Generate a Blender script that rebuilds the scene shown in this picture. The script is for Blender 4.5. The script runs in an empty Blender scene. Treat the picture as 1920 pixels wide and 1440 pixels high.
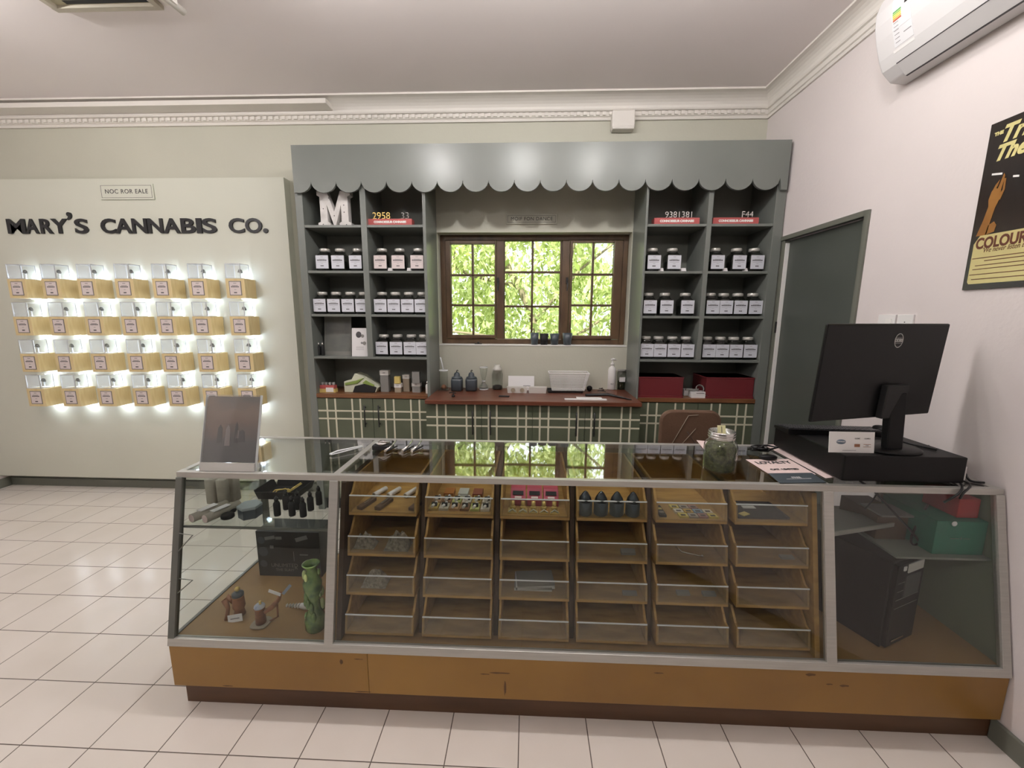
import bpy, bmesh, math, random
from mathutils import Vector, Matrix, Euler
random.seed(7)
S = bpy.context.scene
COL = S.collection
PI = math.pi

# ------------------------------------------------------------------ camera, world, lights, exposure
YAW, PITCH, ROLL, FPX = 0.03956380335522201, -0.1640201761705112, 0.005569534309484181, 766.3855
CAM = Vector((0.0, 0.0, 1.5568))
_fw = Vector((-math.sin(YAW)*math.cos(PITCH), math.cos(YAW)*math.cos(PITCH), math.sin(PITCH)))
_r0 = Vector((math.cos(YAW), math.sin(YAW), 0)); _u0 = _r0.cross(_fw)
_rt = _r0*math.cos(ROLL) + _u0*math.sin(ROLL); _up = -_r0*math.sin(ROLL) + _u0*math.cos(ROLL)
cd = bpy.data.cameras.new('camera'); cam = bpy.data.objects.new('camera', cd); COL.objects.link(cam)
cd.sensor_fit = 'HORIZONTAL'; cd.sensor_width = 36.0; cd.lens = FPX/1920*36.0; cd.clip_start = 0.02
m3 = Matrix((_rt, _up, -_fw)).transposed()
cam.matrix_world = Matrix.Translation(CAM) @ m3.to_4x4()
S.camera = cam

def ray(px, py): return _fw + _rt*((px-960)/FPX) - _up*((py-720)/FPX)
def atX(px, py, X): d = ray(px, py); return CAM + d*((X-CAM.x)/d.x)
def atY(px, py, Y): d = ray(px, py); return CAM + d*((Y-CAM.y)/d.y)
def atZ(px, py, Z): d = ray(px, py); return CAM + d*((Z-CAM.z)/d.z)

w = bpy.data.worlds.new('world'); S.world = w; w.use_nodes = True
wn = w.node_tree.nodes; wl = w.node_tree.links
bg = wn['Background']; bg.inputs['Color'].default_value = (0.93, 0.97, 1.0, 1); bg.inputs['Strength'].default_value = 3.0
S.view_settings.view_transform = 'Standard'; S.view_settings.look = 'None'
S.view_settings.gamma = 1.0; S.view_settings.use_curve_mapping = False
S.view_settings.exposure = 0.24
try:
    S.cycles.use_denoising = True
    S.cycles.transparent_max_bounces = 48
    S.cycles.max_bounces = 10; S.cycles.diffuse_bounces = 5; S.cycles.glossy_bounces = 5
    S.cycles.sample_clamp_indirect = 6.0
    S.cycles.caustics_reflective = False; S.cycles.caustics_refractive = False
except Exception: pass

def light(name, kind, loc, energy, color=(1, 1, 1), size=0.1, rot=None, size_y=None, spot=None):
    ld = bpy.data.lights.new(name, kind); ld.energy = energy; ld.color = color
    if kind == 'AREA':
        ld.size = size
        if size_y: ld.shape = 'RECTANGLE'; ld.size_y = size_y
    elif kind == 'SUN': ld.angle = size
    else: ld.shadow_soft_size = size
    if spot: ld.spot_size = spot; ld.spot_blend = 0.6
    o = bpy.data.objects.new(name, ld); o.location = loc
    if rot: o.rotation_euler = rot
    COL.objects.link(o); return o
light('sun', 'SUN', (0, 8, 8), 13.0, (1, 0.96, 0.86), 0.02, (math.radians(48), 0, math.radians(-18)))
CEIL = 3.155
WARM = (1.0, 0.97, 0.955)
LAMPS = [(-0.90, 1.70), (-0.08, 1.70), (0.60, 1.70), (1.12, 1.70), (-3.0, 1.7), (-3.0, -0.6), (-1.0, -1.2), (0.9, -1.2), (-3.0, -2.4)]
LAMP_W = [21, 20, 16, 7, 32, 24, 19, 12, 18]

# ------------------------------------------------------------------ materials
def lin(c):
    c = c/255.0
    return c/12.92 if c <= 0.04045 else ((c+0.055)/1.055)**2.4
_M = {}
def mat(name, rgb, rough=0.5, metal=0.0, var=0.06, scale=6.0, bump=0.0, bscale=40.0, coat=0.0, trans=0.0, spec=None, stretch=None, rgb2=None):
    if name in _M: return _M[name]
    m = bpy.data.materials.new(name); m.use_nodes = True; n = m.node_tree.nodes; l = m.node_tree.links
    b = n['Principled BSDF']; b.inputs['Roughness'].default_value = rough; b.inputs['Metallic'].default_value = metal
    if coat: b.inputs['Coat Weight'].default_value = coat
    if trans: b.inputs['Transmission Weight'].default_value = trans
    if spec is not None: b.inputs['Specular IOR Level'].default_value = spec
    tc = n.new('ShaderNodeTexCoord'); mp = n.new('ShaderNodeMapping'); l.new(tc.outputs['Object'], mp.inputs['Vector'])
    if stretch: mp.inputs['Scale'].default_value = stretch
    nz = n.new('ShaderNodeTexNoise'); nz.inputs['Scale'].default_value = scale; nz.inputs['Detail'].default_value = 4
    l.new(mp.outputs['Vector'], nz.inputs['Vector'])
    rp = n.new('ShaderNodeValToRGB')
    c = [lin(v) for v in rgb]
    if rgb2: d = [lin(v) for v in rgb2]
    else: d = [min(1, v*(1+var)) for v in c]; c = [v*(1-var) for v in c]
    rp.color_ramp.elements[0].color = (*c, 1); rp.color_ramp.elements[1].color = (*d, 1)
    rp.color_ramp.elements[0].position = 0.3; rp.color_ramp.elements[1].position = 0.7
    l.new(nz.outputs['Fac'], rp.inputs['Fac']); l.new(rp.outputs['Color'], b.inputs['Base Color'])
    if bump:
        n2 = n.new('ShaderNodeTexNoise'); n2.inputs['Scale'].default_value = bscale; l.new(tc.outputs['Object'], n2.inputs['Vector'])
        bp = n.new('ShaderNodeBump'); bp.inputs['Strength'].default_value = bump; bp.inputs['Distance'].default_value = 0.01
        l.new(n2.outputs['Fac'], bp.inputs['Height']); l.new(bp.outputs['Normal'], b.inputs['Normal'])
    _M[name] = m; return m

def glassmat(name, tint=(1, 1, 1), refl=1.4, rough=0.02, haze=0.0):
    """thin sheet glass: clear transmission plus a Schlick mirror reflection"""
    if name in _M: return _M[name]
    m = bpy.data.materials.new(name); m.use_nodes = True; n = m.node_tree.nodes; l = m.node_tree.links
    for x in list(n): n.remove(x)
    out = n.new('ShaderNodeOutputMaterial'); tr = n.new('ShaderNodeBsdfTransparent'); tr.inputs['Color'].default_value = (*tint, 1)
    gl = n.new('ShaderNodeBsdfGlossy'); gl.inputs['Roughness'].default_value = rough
    ge = n.new('ShaderNodeNewGeometry'); dt = n.new('ShaderNodeVectorMath'); dt.operation = 'DOT_PRODUCT'
    l.new(ge.outputs['Incoming'], dt.inputs[0]); l.new(ge.outputs['Normal'], dt.inputs[1])
    def mth(op, a, b=None):
        k = n.new('ShaderNodeMath'); k.operation = op
        if hasattr(a, 'links'): l.new(a, k.inputs[0])
        else: k.inputs[0].default_value = a
        if b is not None:
            if hasattr(b, 'links'): l.new(b, k.inputs[1])
            else: k.inputs[1].default_value = b
        return k.outputs[0]
    c = mth('ABSOLUTE', dt.outputs['Value']); s = mth('SUBTRACT', 1.0, c); p = mth('POWER', s, 5.0)
    f = mth('ADD', mth('MULTIPLY', p, 0.96), 0.04); f = mth('MINIMUM', mth('MULTIPLY', f, refl), 1.0)
    mx = n.new('ShaderNodeMixShader'); l.new(f, mx.inputs[0]); l.new(tr.outputs[0], mx.inputs[1]); l.new(gl.outputs[0], mx.inputs[2])
    last = mx.outputs[0]
    if haze:
        df = n.new('ShaderNodeBsdfDiffuse'); df.inputs['Color'].default_value = (.8, .8, .8, 1)
        m2 = n.new('ShaderNodeMixShader'); m2.inputs[0].default_value = haze; l.new(last, m2.inputs[1]); l.new(df.outputs[0], m2.inputs[2]); last = m2.outputs[0]
    l.new(last, out.inputs['Surface']); _M[name] = m; return m

def emit(name, rgb, s):
    m = bpy.data.materials.new(name); m.use_nodes = True; n = m.node_tree.nodes; b = n['Principled BSDF']
    b.inputs['Emission Color'].default_value = (*rgb, 1); b.inputs['Emission Strength'].default_value = s
    b.inputs['Base Color'].default_value = (*rgb, 1); return m

WALL = mat('wall_paint', (216, 208, 206), 0.7, var=0.02, scale=2, bump=0.08, bscale=60)
WALLB = mat('back_wall_paint', (190, 189, 174), 0.65, var=0.03, scale=2, bump=0.08, bscale=60)
PANEL = mat('panel_paint', (202, 203, 189), 0.6, var=0.02, scale=1.5, bump=0.05)
CEILM = mat('ceiling_paint', (238, 231, 230), 0.85, var=0.015, scale=1.2)
CORN = mat('cornice_paint', (222, 217, 210), 0.5, var=0.02, scale=3)
GREY = mat('grey_green_paint', (112, 116, 111), 0.3, var=0.05, scale=3, bump=0.12, bscale=9)
GREYD = mat('grey_green_back', (130, 133, 125), 0.45, var=0.05, scale=3)
SKIRT = mat('skirting_paint', (104, 106, 96), 0.4, var=0.06, scale=5)
DOORP = mat('door_paint', (74, 79, 73), 0.45, var=0.05, scale=3)
WORKT = mat('worktop_wood', (112, 66, 48), 0.33, stretch=(2, 30, 30), scale=2.5, rgb2=(84, 46, 32), bump=0.03)
WORKT2 = mat('shelf_worktop_wood', (124, 84, 52), 0.4, stretch=(2, 30, 30), scale=2.5, rgb2=(92, 56, 34))
CABG = mat('cabinet_green', (86, 92, 74), 0.45, var=0.05)
CREAM = mat('plaid_cream', (203, 199, 178), 0.5, var=0.02)
BLACK = mat('black_metal', (20, 20, 21), 0.4, var=0.1)
BLACKM = mat('black_matte', (24, 24, 25), 0.7, var=0.1)
PLASTIC = mat('black_plastic', (9, 9, 10), 0.45, var=0.08, scale=20, spec=.25)
ALU = mat('brushed_aluminium', (184, 182, 176), 0.38, metal=0.55, stretch=(1, 20, 20), var=0.06, scale=8)
ALUD = mat('old_grey_metal', (112, 114, 108), 0.42, metal=0.5, var=0.08)
OCHRE = mat('ochre_laminate', (150, 112, 48), 0.42, var=0.06, scale=2, rgb2=(130, 94, 38))
BROWN = mat('brown_kickboard', (92, 64, 42), 0.5, scale=2, stretch=(1, 8, 8), rgb2=(70, 46, 28))
PINE = mat('tray_wood', (180, 142, 78), 0.5, scale=3, stretch=(3, 12, 12), rgb2=(146, 108, 54))
RACKW = mat('rack_wood', (84, 62, 42), 0.6, scale=3, stretch=(8, 3, 3), rgb2=(60, 42, 28))
BASEW = mat('case_floor_board', (160, 128, 84), 0.5, scale=2.5, rgb2=(140, 106, 64))
BLOCK = mat('block_wood', (222, 204, 156), 0.55, scale=2.5, stretch=(14, 14, 2), rgb2=(206, 182, 132))
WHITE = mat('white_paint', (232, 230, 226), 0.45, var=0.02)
WPLAS = mat('white_plastic', (226, 224, 222), 0.3, var=0.01)
PAPER = mat('paper', (222, 220, 220), 0.7, var=0.02)
LABELM = mat('jar_label', (208, 210, 218), 0.6, var=0.02)
LABELP = mat('jar_label_warm', (214, 202, 200), 0.6, var=0.02)
INK = mat('ink', (62, 60, 62), 0.6)
INKL = mat('ink_light', (140, 138, 140), 0.6)
INKB = mat('ink_blue', (96, 112, 128), 0.6)
PLATE = mat('label_frame', (126, 120, 118), 0.5)
WINW = mat('window_wood', (100, 78, 56), 0.35, scale=3, stretch=(6, 6, 2), rgb2=(74, 56, 40))
RED = mat('red_card', (176, 84, 82), 0.5, var=0.04)
MAROON = mat('maroon_box', (104, 36, 40), 0.45, var=0.06, scale=3)
CHROME = mat('chrome', (214, 212, 208), 0.22, metal=0.9)
GOLD = mat('gold', (214, 186, 112), 0.3, metal=0.6)
LEATHER = mat('brown_leather', (96, 72, 56), 0.5, var=0.12, scale=10, bump=0.15, bscale=80)
HERB = mat('dried_herb', (92, 98, 60), 0.9, scale=60, rgb2=(36, 36, 22), bump=0.6, bscale=120)
HERBD = mat('dark_herb', (44, 44, 40), 0.9, scale=60, rgb2=(22, 22, 20))
KRAFT = mat('grey_card', (132, 130, 126), 0.6, var=0.06)
TAUPE = mat('taupe_card', (152, 140, 122), 0.6, var=0.06)
CLAY = mat('terracotta', (164, 112, 78), 0.55, scale=30, rgb2=(120, 78, 56))
CACT = mat('cactus_green', (120, 150, 80), 0.2, scale=30, rgb2=(64, 100, 54), coat=0.5)
CACTL = mat('cactus_pale', (190, 206, 140), 0.3, scale=20)
PINK = mat('pink_card', (176, 62, 84), 0.5)
TEAL = mat('teal_card', (40, 112, 92), 0.5)
REDB = mat('red_box', (176, 54, 56), 0.5)
PINKP = mat('pink_paper', (226, 204, 200), 0.6)
CLOTH = mat('bag_cream', (206, 208, 186), 0.6, scale=8)
LIME = mat('bag_green', (126, 146, 70), 0.6, scale=8)
YEL = mat('yellow_card', (206, 184, 110), 0.5)
BLUEG = mat('slate_glaze', (70, 78, 84), 0.35, scale=8)
GLASS = glassmat('case_glass', (0.93, 0.95, 0.94), 1.1)
GLASST = glassmat('case_top_glass', (0.88, 0.90, 0.89), 2.2)
WGLASS = glassmat('window_glass', (0.97, 0.98, 0.97), 1.0)
ACRY = glassmat('acrylic', (0.97, 0.97, 0.97), 1.6, 0.05, 0.03)
ACRYL = glassmat('lit_case_acrylic', (0.96, 0.97, 0.98), 1.3, 0.1, 0.09)
LIDM = mat('jar_lid', (196, 194, 188), .3, metal=.35, var=.03)
ACRYH = glassmat('tray_acrylic', (0.93, 0.93, 0.91), 1.2, 0.08, 0.015)
ACEDGE = mat('acrylic_edge', (226, 228, 230), 0.25, var=0.01)
JARG = glassmat('jar_glass', (0.52, 0.54, 0.52), 2.0, 0.06)
JARC = glassmat('clear_jar_glass', (0.90, 0.92, 0.90), 1.8, 0.05, 0.01)
LED = emit('led_white', (0.9, 0.95, 1.0), 6.0)
LAMPM = emit('lamp_face', WARM, 10.0)
LEAF = None

# ------------------------------------------------------------------ mesh helpers
class MB:
    def __init__(s): s.v = []; s.f = []; s.mi = []; s.mats = []; s.sm = []
    def m(s, material):
        if material not in s.mats: s.mats.append(material)
        return s.mats.index(material)
    def add(s, vs, fs, material, smooth=False, M=None):
        k = len(s.v); i = s.m(material)
        s.v += [(M @ Vector(v))[:] if M is not None else tuple(v) for v in vs]
        s.f += [tuple(a+k for a in f) for f in fs]; s.mi += [i]*len(fs); s.sm += [smooth]*len(fs); return s
    def box(s, a, b, material, M=None):
        x0, y0, z0 = [min(p, q) for p, q in zip(a, b)]; x1, y1, z1 = [max(p, q) for p, q in zip(a, b)]
        v = [(x0,y0,z0),(x1,y0,z0),(x1,y1,z0),(x0,y1,z0),(x0,y0,z1),(x1,y0,z1),(x1,y1,z1),(x0,y1,z1)]
        return s.add(v, [(0,3,2,1),(4,5,6,7),(0,1,5,4),(1,2,6,5),(2,3,7,6),(3,0,4,7)], material, M=M)
    def lathe(s, prof, material, c=(0,0,0), seg=20, M=None, cap=True, sq=0.0, smooth=True):
        """prof: [(r,z)...]; sq>0 squares the section"""
        v = []; f = []
        for r, z in prof:
            for k in range(seg):
                a = 2*PI*(k+0.5)/seg; ca, sa = math.cos(a), math.sin(a)
                if sq: q = (abs(ca)**(2/(1-sq)) if 0 else 0); e = 2/(2+6*sq); ca = math.copysign(abs(ca)**e, ca); sa = math.copysign(abs(sa)**e, sa)
                v.append((c[0]+r*ca, c[1]+r*sa, c[2]+z))
        n = len(prof)
        for i in range(n-1):
            for k in range(seg):
                k2 = (k+1) % seg; f.append((i*seg+k, i*seg+k2, (i+1)*seg+k2, (i+1)*seg+k))
        s.add(v, f, material, smooth, M)
        if cap: 
            o = []
            if prof[0][0] > 1e-5: o.append((tuple(range(seg-1, -1, -1))))
            if prof[-1][0] > 1e-5: o.append(tuple(range((n-1)*seg, n*seg)))
            if o:
                s.add(v, o, material, False, M)
        return s
    def cyl(s, p, q, r, material, seg=12, r2=None, M=None, smooth=True):
        p = Vector(p); q = Vector(q); d = q-p; L = d.length
        R = d.to_track_quat('Z', 'Y').to_matrix().to_4x4(); T = Matrix.Translation(p) @ R
        if M is not None: T = M @ T
        return s.lathe([(r, 0), (r if r2 is None else r2, L)], material, seg=seg, M=T, smooth=smooth)
    def tube(s, pts, r, material, seg=8, M=None):
        pts = [Vector(p) for p in pts]; v = []; f = []; prev = None
        for i, p in enumerate(pts):
            t = (pts[min(i+1, len(pts)-1)]-pts[max(i-1, 0)]).normalized()
            if prev is None: a = t.orthogonal().normalized()
            else:
                a = prev - t*prev.dot(t)
                a = a.normalized() if a.length > 1e-6 else t.orthogonal().normalized()
            prev = a; b = t.cross(a)
            rr = r[i] if isinstance(r, (list, tuple)) else r
            for k in range(seg):
                g = 2*PI*k/seg; v.append(tuple(p + a*rr*math.cos(g) + b*rr*math.sin(g)))
        for i in range(len(pts)-1):
            for k in range(seg): k2 = (k+1) % seg; f.append((i*seg+k, i*seg+k2, (i+1)*seg+k2, (i+1)*seg+k))
        s.add(v, f, material, True, M)
        s.add(v, [tuple(range(seg-1,-1,-1)), tuple(range((len(pts)-1)*seg, len(pts)*seg))], material, False, M)
        return s
    def ball(s, c, r, material, seg=14, rings=8, sc=(1,1,1), M=None):
        prof = [(max(1e-6, r*math.sin(PI*i/rings)), -r*math.cos(PI*i/rings)) for i in range(rings+1)]
        T = Matrix.Translation(c) @ Matrix.Diagonal((*sc, 1))
        if M is not None: T = M @ T
        return s.lathe(prof, material, seg=seg, M=T, cap=False)
    def prism(s, poly, a, b, material, axis='Y', M=None):
        """poly in the two other axes (order x,z for Y; y,z for X; x,y for Z), extruded a..b"""
        def mk(u, v, t): return {'Y': (u, t, v), 'X': (t, u, v), 'Z': (u, v, t)}[axis]
        n = len(poly); v = [mk(u, q, a) for u, q in poly] + [mk(u, q, b) for u, q in poly]
        f = [tuple(range(n)), tuple(range(2*n-1, n-1, -1))] + [(k, k+n, (k+1) % n + n, (k+1) % n) for k in range(n)]
        return s.add(v, f, material, M=M)
    def build(s, name, parent=None, bevel=0.0, world=True, seg=2, fix=True):
        me = bpy.data.meshes.new(name); vs = s.v
        if parent is not None and world:
            Mi = PM[parent.name].inverted(); vs = [(Mi @ Vector(v))[:] for v in vs]
        me.from_pydata(vs, [], s.f)
        for mt in s.mats: me.materials.append(mt)
        for p, i, sm in zip(me.polygons, s.mi, s.sm): p.material_index = i; p.use_smooth = sm
        bm = bmesh.new(); bm.from_mesh(me)
        if fix:
            bmesh.ops.remove_doubles(bm, verts=bm.verts, dist=1e-6)
            bmesh.ops.recalc_face_normals(bm, faces=bm.faces)
        bm.to_mesh(me); bm.free()
        o = bpy.data.objects.new(name, me); COL.objects.link(o)
        if parent is not None: o.parent = parent
        PM[o.name] = PM[parent.name] if parent is not None else Matrix.Identity(4)
        if bevel:
            b = o.modifiers.new('bevel', 'BEVEL'); b.width = bevel; b.segments = seg; b.limit_method = 'ANGLE'; b.angle_limit = math.radians(40)
            b.harden_normals = False
        return o
PM = {}
def empty(name, loc, label=None, cat=None, group=None, rz=0.0):
    o = bpy.data.objects.new(name, None); COL.objects.link(o); o.location = loc; o.rotation_euler = (0, 0, rz); o.empty_display_size = 0.05
    PM[o.name] = Matrix.Translation(loc) @ Matrix.Rotation(rz, 4, 'Z')
    return tag(o, label, cat, group)
def tag(o, label=None, cat=None, group=None, kind=None):
    if label: o['label'] = label
    if cat: o['category'] = cat
    if group: o['group'] = group
    if kind: o['kind'] = kind
    return o
def struct(o, label=None): o['kind'] = 'structure'; return o
def kids(o): return [c for c in COL.objects if c.parent == o]
_kidcache = {}
def dup(root, loc, rz=0.0, label=None, group=None):
    if root.name not in _kidcache:
        _kidcache[root.name] = [(c, kids(c)) for c in kids(root)]
    r = root.copy(); COL.objects.link(r); r.location = loc; r.rotation_euler = (0, 0, rz)
    PM[r.name] = Matrix.Translation(loc) @ Matrix.Rotation(rz, 4, 'Z')
    if label: r['label'] = label
    if group: r['group'] = group
    for c, gs in _kidcache[root.name]:
        k = c.copy(); COL.objects.link(k); k.parent = r
        for g in gs:
            h = g.copy(); COL.objects.link(h); h.parent = k
    return r
def first_or_dup(proto, used, loc, rz, label, group):
    if not used:
        used.append(1)
        _kidcache[proto.name] = [(c, kids(c)) for c in kids(proto)]
        proto.location = loc; proto.rotation_euler = (0, 0, rz); proto['label'] = label; proto['group'] = group
        PM[proto.name] = Matrix.Translation(loc) @ Matrix.Rotation(rz, 4, 'Z'); return proto
    return dup(proto, loc, rz, label, group)

_fonts = {}
def text(s, size, depth, bold=0.0, align='CENTER', shear=0.0, space=1.0):
    """-> (verts, faces) of solid lettering in the XY plane, extruded to +-depth"""
    k = (s, size, depth, bold, align, shear, space)
    if k in _fonts: return _fonts[k]
    cu = bpy.data.curves.new('t', 'FONT'); cu.body = s; cu.size = size; cu.extrude = depth; cu.offset = bold
    cu.align_x = align; cu.align_y = 'CENTER'; cu.shear = shear; cu.space_character = space; cu.resolution_u = 4
    o = bpy.data.objects.new('t', cu); COL.objects.link(o)
    dg = bpy.context.evaluated_depsgraph_get(); me = bpy.data.meshes.new_from_object(o.evaluated_get(dg))
    r = ([v.co[:] for v in me.vertices], [tuple(p.vertices) for p in me.polygons])
    bpy.data.objects.remove(o); bpy.data.curves.remove(cu); bpy.data.meshes.remove(me)
    _fonts[k] = r; return r
# text facing -Y (towards the camera): x->x, y->z
FACE = Matrix(((1,0,0,0),(0,0,-1,0),(0,1,0,0),(0,0,0,1)))
def addtext(mb, s, size, material, M, depth=0.0006, bold=0.0, align='CENTER', shear=0.0, space=1.0):
    v, f = text(s, size, depth, bold, align, shear, space); mb.add(v, f, material, M=M)
def T(x, y, z): return Matrix.Translation((x, y, z))
def RZ(a): return Matrix.Rotation(a, 4, 'Z')
def RX(a): return Matrix.Rotation(a, 4, 'X')
def RY(a): return Matrix.Rotation(a, 4, 'Y')

# ------------------------------------------------------------------ the room shell
YB, XR, XL, YF = 3.396, 1.762, -4.75, -3.2
def wall(name, mb): return struct(mb.build(name))
# tiled floor
fm = bpy.data.materials.new('floor_tiles'); fm.use_nodes = True; n = fm.node_tree.nodes; l = fm.node_tree.links
b = n['Principled BSDF']; ge = n.new('ShaderNodeNewGeometry'); sp = n.new('ShaderNodeSeparateXYZ'); l.new(ge.outputs['Position'], sp.inputs[0])
def mm(op, a, bb=None):
    k = n.new('ShaderNodeMath'); k.operation = op
    for i, q in enumerate((a, bb)):
        if q is None: continue
        if hasattr(q, 'links'): l.new(q, k.inputs[i])
        else: k.inputs[i].default_value = q
    return k.outputs[0]
def grid(out, off):
    f = mm('FRACT', mm('DIVIDE', mm('SUBTRACT', out, off-26.0), 0.26)); d = mm('MINIMUM', f, mm('SUBTRACT', 1.0, f)); return mm('MULTIPLY', d, 0.26)
gx = grid(sp.outputs[0], -1.0585); gy = grid(sp.outputs[1], 1.186); dd = mm('MINIMUM', gx, gy)
gm = mm('LESS_THAN', dd, 0.0019)
nz = n.new('ShaderNodeTexNoise'); nz.inputs['Scale'].default_value = 3.5; l.new(ge.outputs['Position'], nz.inputs['Vector'])
r1 = n.new('ShaderNodeValToRGB'); l.new(nz.outputs['Fac'], r1.inputs['Fac'])
r1.color_ramp.elements[0].color = (lin(212), lin(204), lin(194), 1); r1.color_ramp.elements[1].color = (lin(226), lin(219), lin(212), 1)
mx = n.new('ShaderNodeMixRGB'); l.new(gm, mx.inputs[0]); l.new(r1.outputs[0], mx.inputs[1]); mx.inputs[2].default_value = (lin(92), lin(82), lin(74), 1)
l.new(mx.outputs[0], b.inputs['Base Color'])
b.inputs['Roughness'].default_value = 0.22
ro = n.new('ShaderNodeMixRGB'); l.new(gm, ro.inputs[0]); ro.inputs[1].default_value = (.2, .2, .2, 1); ro.inputs[2].default_value = (.8, .8, .8, 1); l.new(ro.outputs[0], b.inputs['Roughness'])
bp = n.new('ShaderNodeBump'); bp.inputs['Strength'].default_value = 0.4; bp.inputs['Distance'].default_value = 0.002
l.new(mm('MINIMUM', mm('DIVIDE', dd, 0.004), 1.0), bp.inputs['Height']); l.new(bp.outputs['Normal'], b.inputs['Normal'])
mb = MB(); mb.box((XL-.1, YF-.1, -0.06), (XR+.1, YB+.1, 0), fm); wall('floor', mb)
mb = MB(); mb.box((XL-.1, YF-.1, CEIL), (XR+.1, YB+.1, CEIL+.06), CEILM); wall('ceiling', mb)
# back wall with the window opening
WX0, WX1, WZ0, WZ1 = -0.742, 0.806, 1.322, 2.215
mb = MB(); D = 0.22
mb.box((XL, YB, 0), (WX0, YB+D, CEIL), WALLB); mb.box((WX1, YB, 0), (XR+.1, YB+D, CEIL), WALLB)
mb.box((WX0, YB, 0), (WX1, YB+D, WZ0), WALLB); mb.box((WX0, YB, WZ1), (WX1, YB+D, CEIL), WALLB)
wall('wall_back', mb)
DY0, DY1, DZ = 2.33, 3.06, 2.085
mb = MB(); mb.box((XR, YF, 0), (XR+.1, DY0, CEIL), WALL); mb.box((XR, DY0, DZ), (XR+.1, DY1, CEIL), WALL); mb.box((XR, DY1, 0), (XR+.1, YB, CEIL), WALL)
wall('wall_right', mb)
mb = MB(); mb.box((XL-.1, YF, 0), (XL, YB, CEIL), WALL); wall('wall_left', mb)
mb = MB(); mb.box((XL, YF-.1, 0), (XR, YF, CEIL), mat('front_wall_paint', (96, 92, 88), .7)); wall('wall_front', mb)
# raised wall panel on the left carrying the displays
YP = 3.316; PX1 = -1.915
mb = MB(); mb.box((XL, YP, 0.115), (PX1, YB, 2.612), PANEL); o = wall('wall_panel', mb)
# skirtings
mb = MB(); mb.box((XL, YB-.02, 0), (-1.70, YB, 0.072), SKIRT); mb.box((XL, YB-.012, 0.072), (-1.70, YB, 0.084), SKIRT); struct(mb.build('baseboard_back', bevel=.003))
mb = MB(); mb.box((XL, YF, 0), (XL+.015, YB-.02, 0.084), SKIRT); struct(mb.build('baseboard_left', bevel=.003))
mb = MB(); mb.box((XR-.015, YF, 0), (XR, 1.378, 0.084), SKIRT); struct(mb.build('baseboard_right', bevel=.003))
# cornice: stepped and coved profile with dentils (back), plain cove (right)
CB = 3.014
def cornice_prof(y0, h, p):   # (distance from wall, z)
    pr = [(0, 0), (.018, 0), (.022, .012), (.018, .020), (.030, .024), (.030, .052), (.046, .056), (.050, .062)]
    for i in range(7):
        t = i/6*PI/2; pr.append((.052+(p-.060)*(1-math.cos(t)), .064+(h-.076)*math.sin(t)))
    pr += [(p, h-.012), (p, h), (0, h)]
    return pr
H = CEIL-CB
prof = cornice_prof(0, H, .165)
mb = MB(); mb.prism([(YB-d, CB+z) for d, z in prof], XL, XR, CORN, 'X')
x = -4.7
while x < XR-.06:
    if not (0.60 < x < 0.80): mb.box((x, YB-.042, CB+.027), (x+.027, YB-.02, CB+.050), CORN)
    x += .048
struct(mb.build('trim_1'))
mb = MB(); mb.prism([(XR-d*.75, CB+z) for d, z in prof], YF, YB, CORN, 'Y'); struct(mb.build('trim_2'))
mb = MB(); mb.prism([(XL+d*.75, CB+z) for d, z in prof], YF, YB, CORN, 'Y'); struct(mb.build('trim_3'))
# small plaster corbel in the cornice
mb = MB(); a0 = atY(1147, 242, YB-.07); a1 = atY(1190, 242, YB-.07)
mb.box((a0.x, YB-.075, a0.z+.012), (a1.x, YB, CB+.045), CORN); mb.box((a0.x+.004, YB-.075, a0.z), (a1.x-.004, YB, a0.z+.02), CORN); struct(mb.build('trim_4', bevel=.008))
# raised ledge of the cornice, left half
mb = MB(); e = atY(612, 190, YB-.16); mb.box((XL, YB-.172, CB+.074), (e.x, YB-.06, CB+.108), CORN); struct(mb.build('trim_5', bevel=.002))
# door in the right wall
mb = MB(); W_ = .028
mb.box((XR-.012, DY0-W_, 0), (XR+.02, DY0, DZ+W_), SKIRT); mb.box((XR-.012, DY0, DZ), (XR+.02, DY1, DZ+W_), SKIRT)
struct(mb.build('trim_6', bevel=.002))
de = empty('door_1', (XR+.03, DY0, 0)); struct(de)
mb = MB(); mb.box((XR+.03, DY0, 0.01), (XR+.07, DY1-.045, DZ-.004), DOORP); mb.build('door_leaf', de, bevel=.002)
mb = MB(); mb.box((XR+.004, DY1-.050, 0.01), (XR+.029, DY1-.043, DZ-.02), WHITE); mb.build('door_gap_light_strip', de)  # white-painted strip standing in for the light through the door gap
mb = MB(); mb.box((XR-.001, DY1-.042, 0.01), (XR+.09, DY1-.001, DZ-.002), SKIRT); mb.build('door_jamb', de)
mb = MB(); mb.box((XR-.002, DY1-.046, 1.45), (XR+.02, DY1-.03, 1.53), BLACK); mb.build('door_catch', de, bevel=.002)
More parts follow.
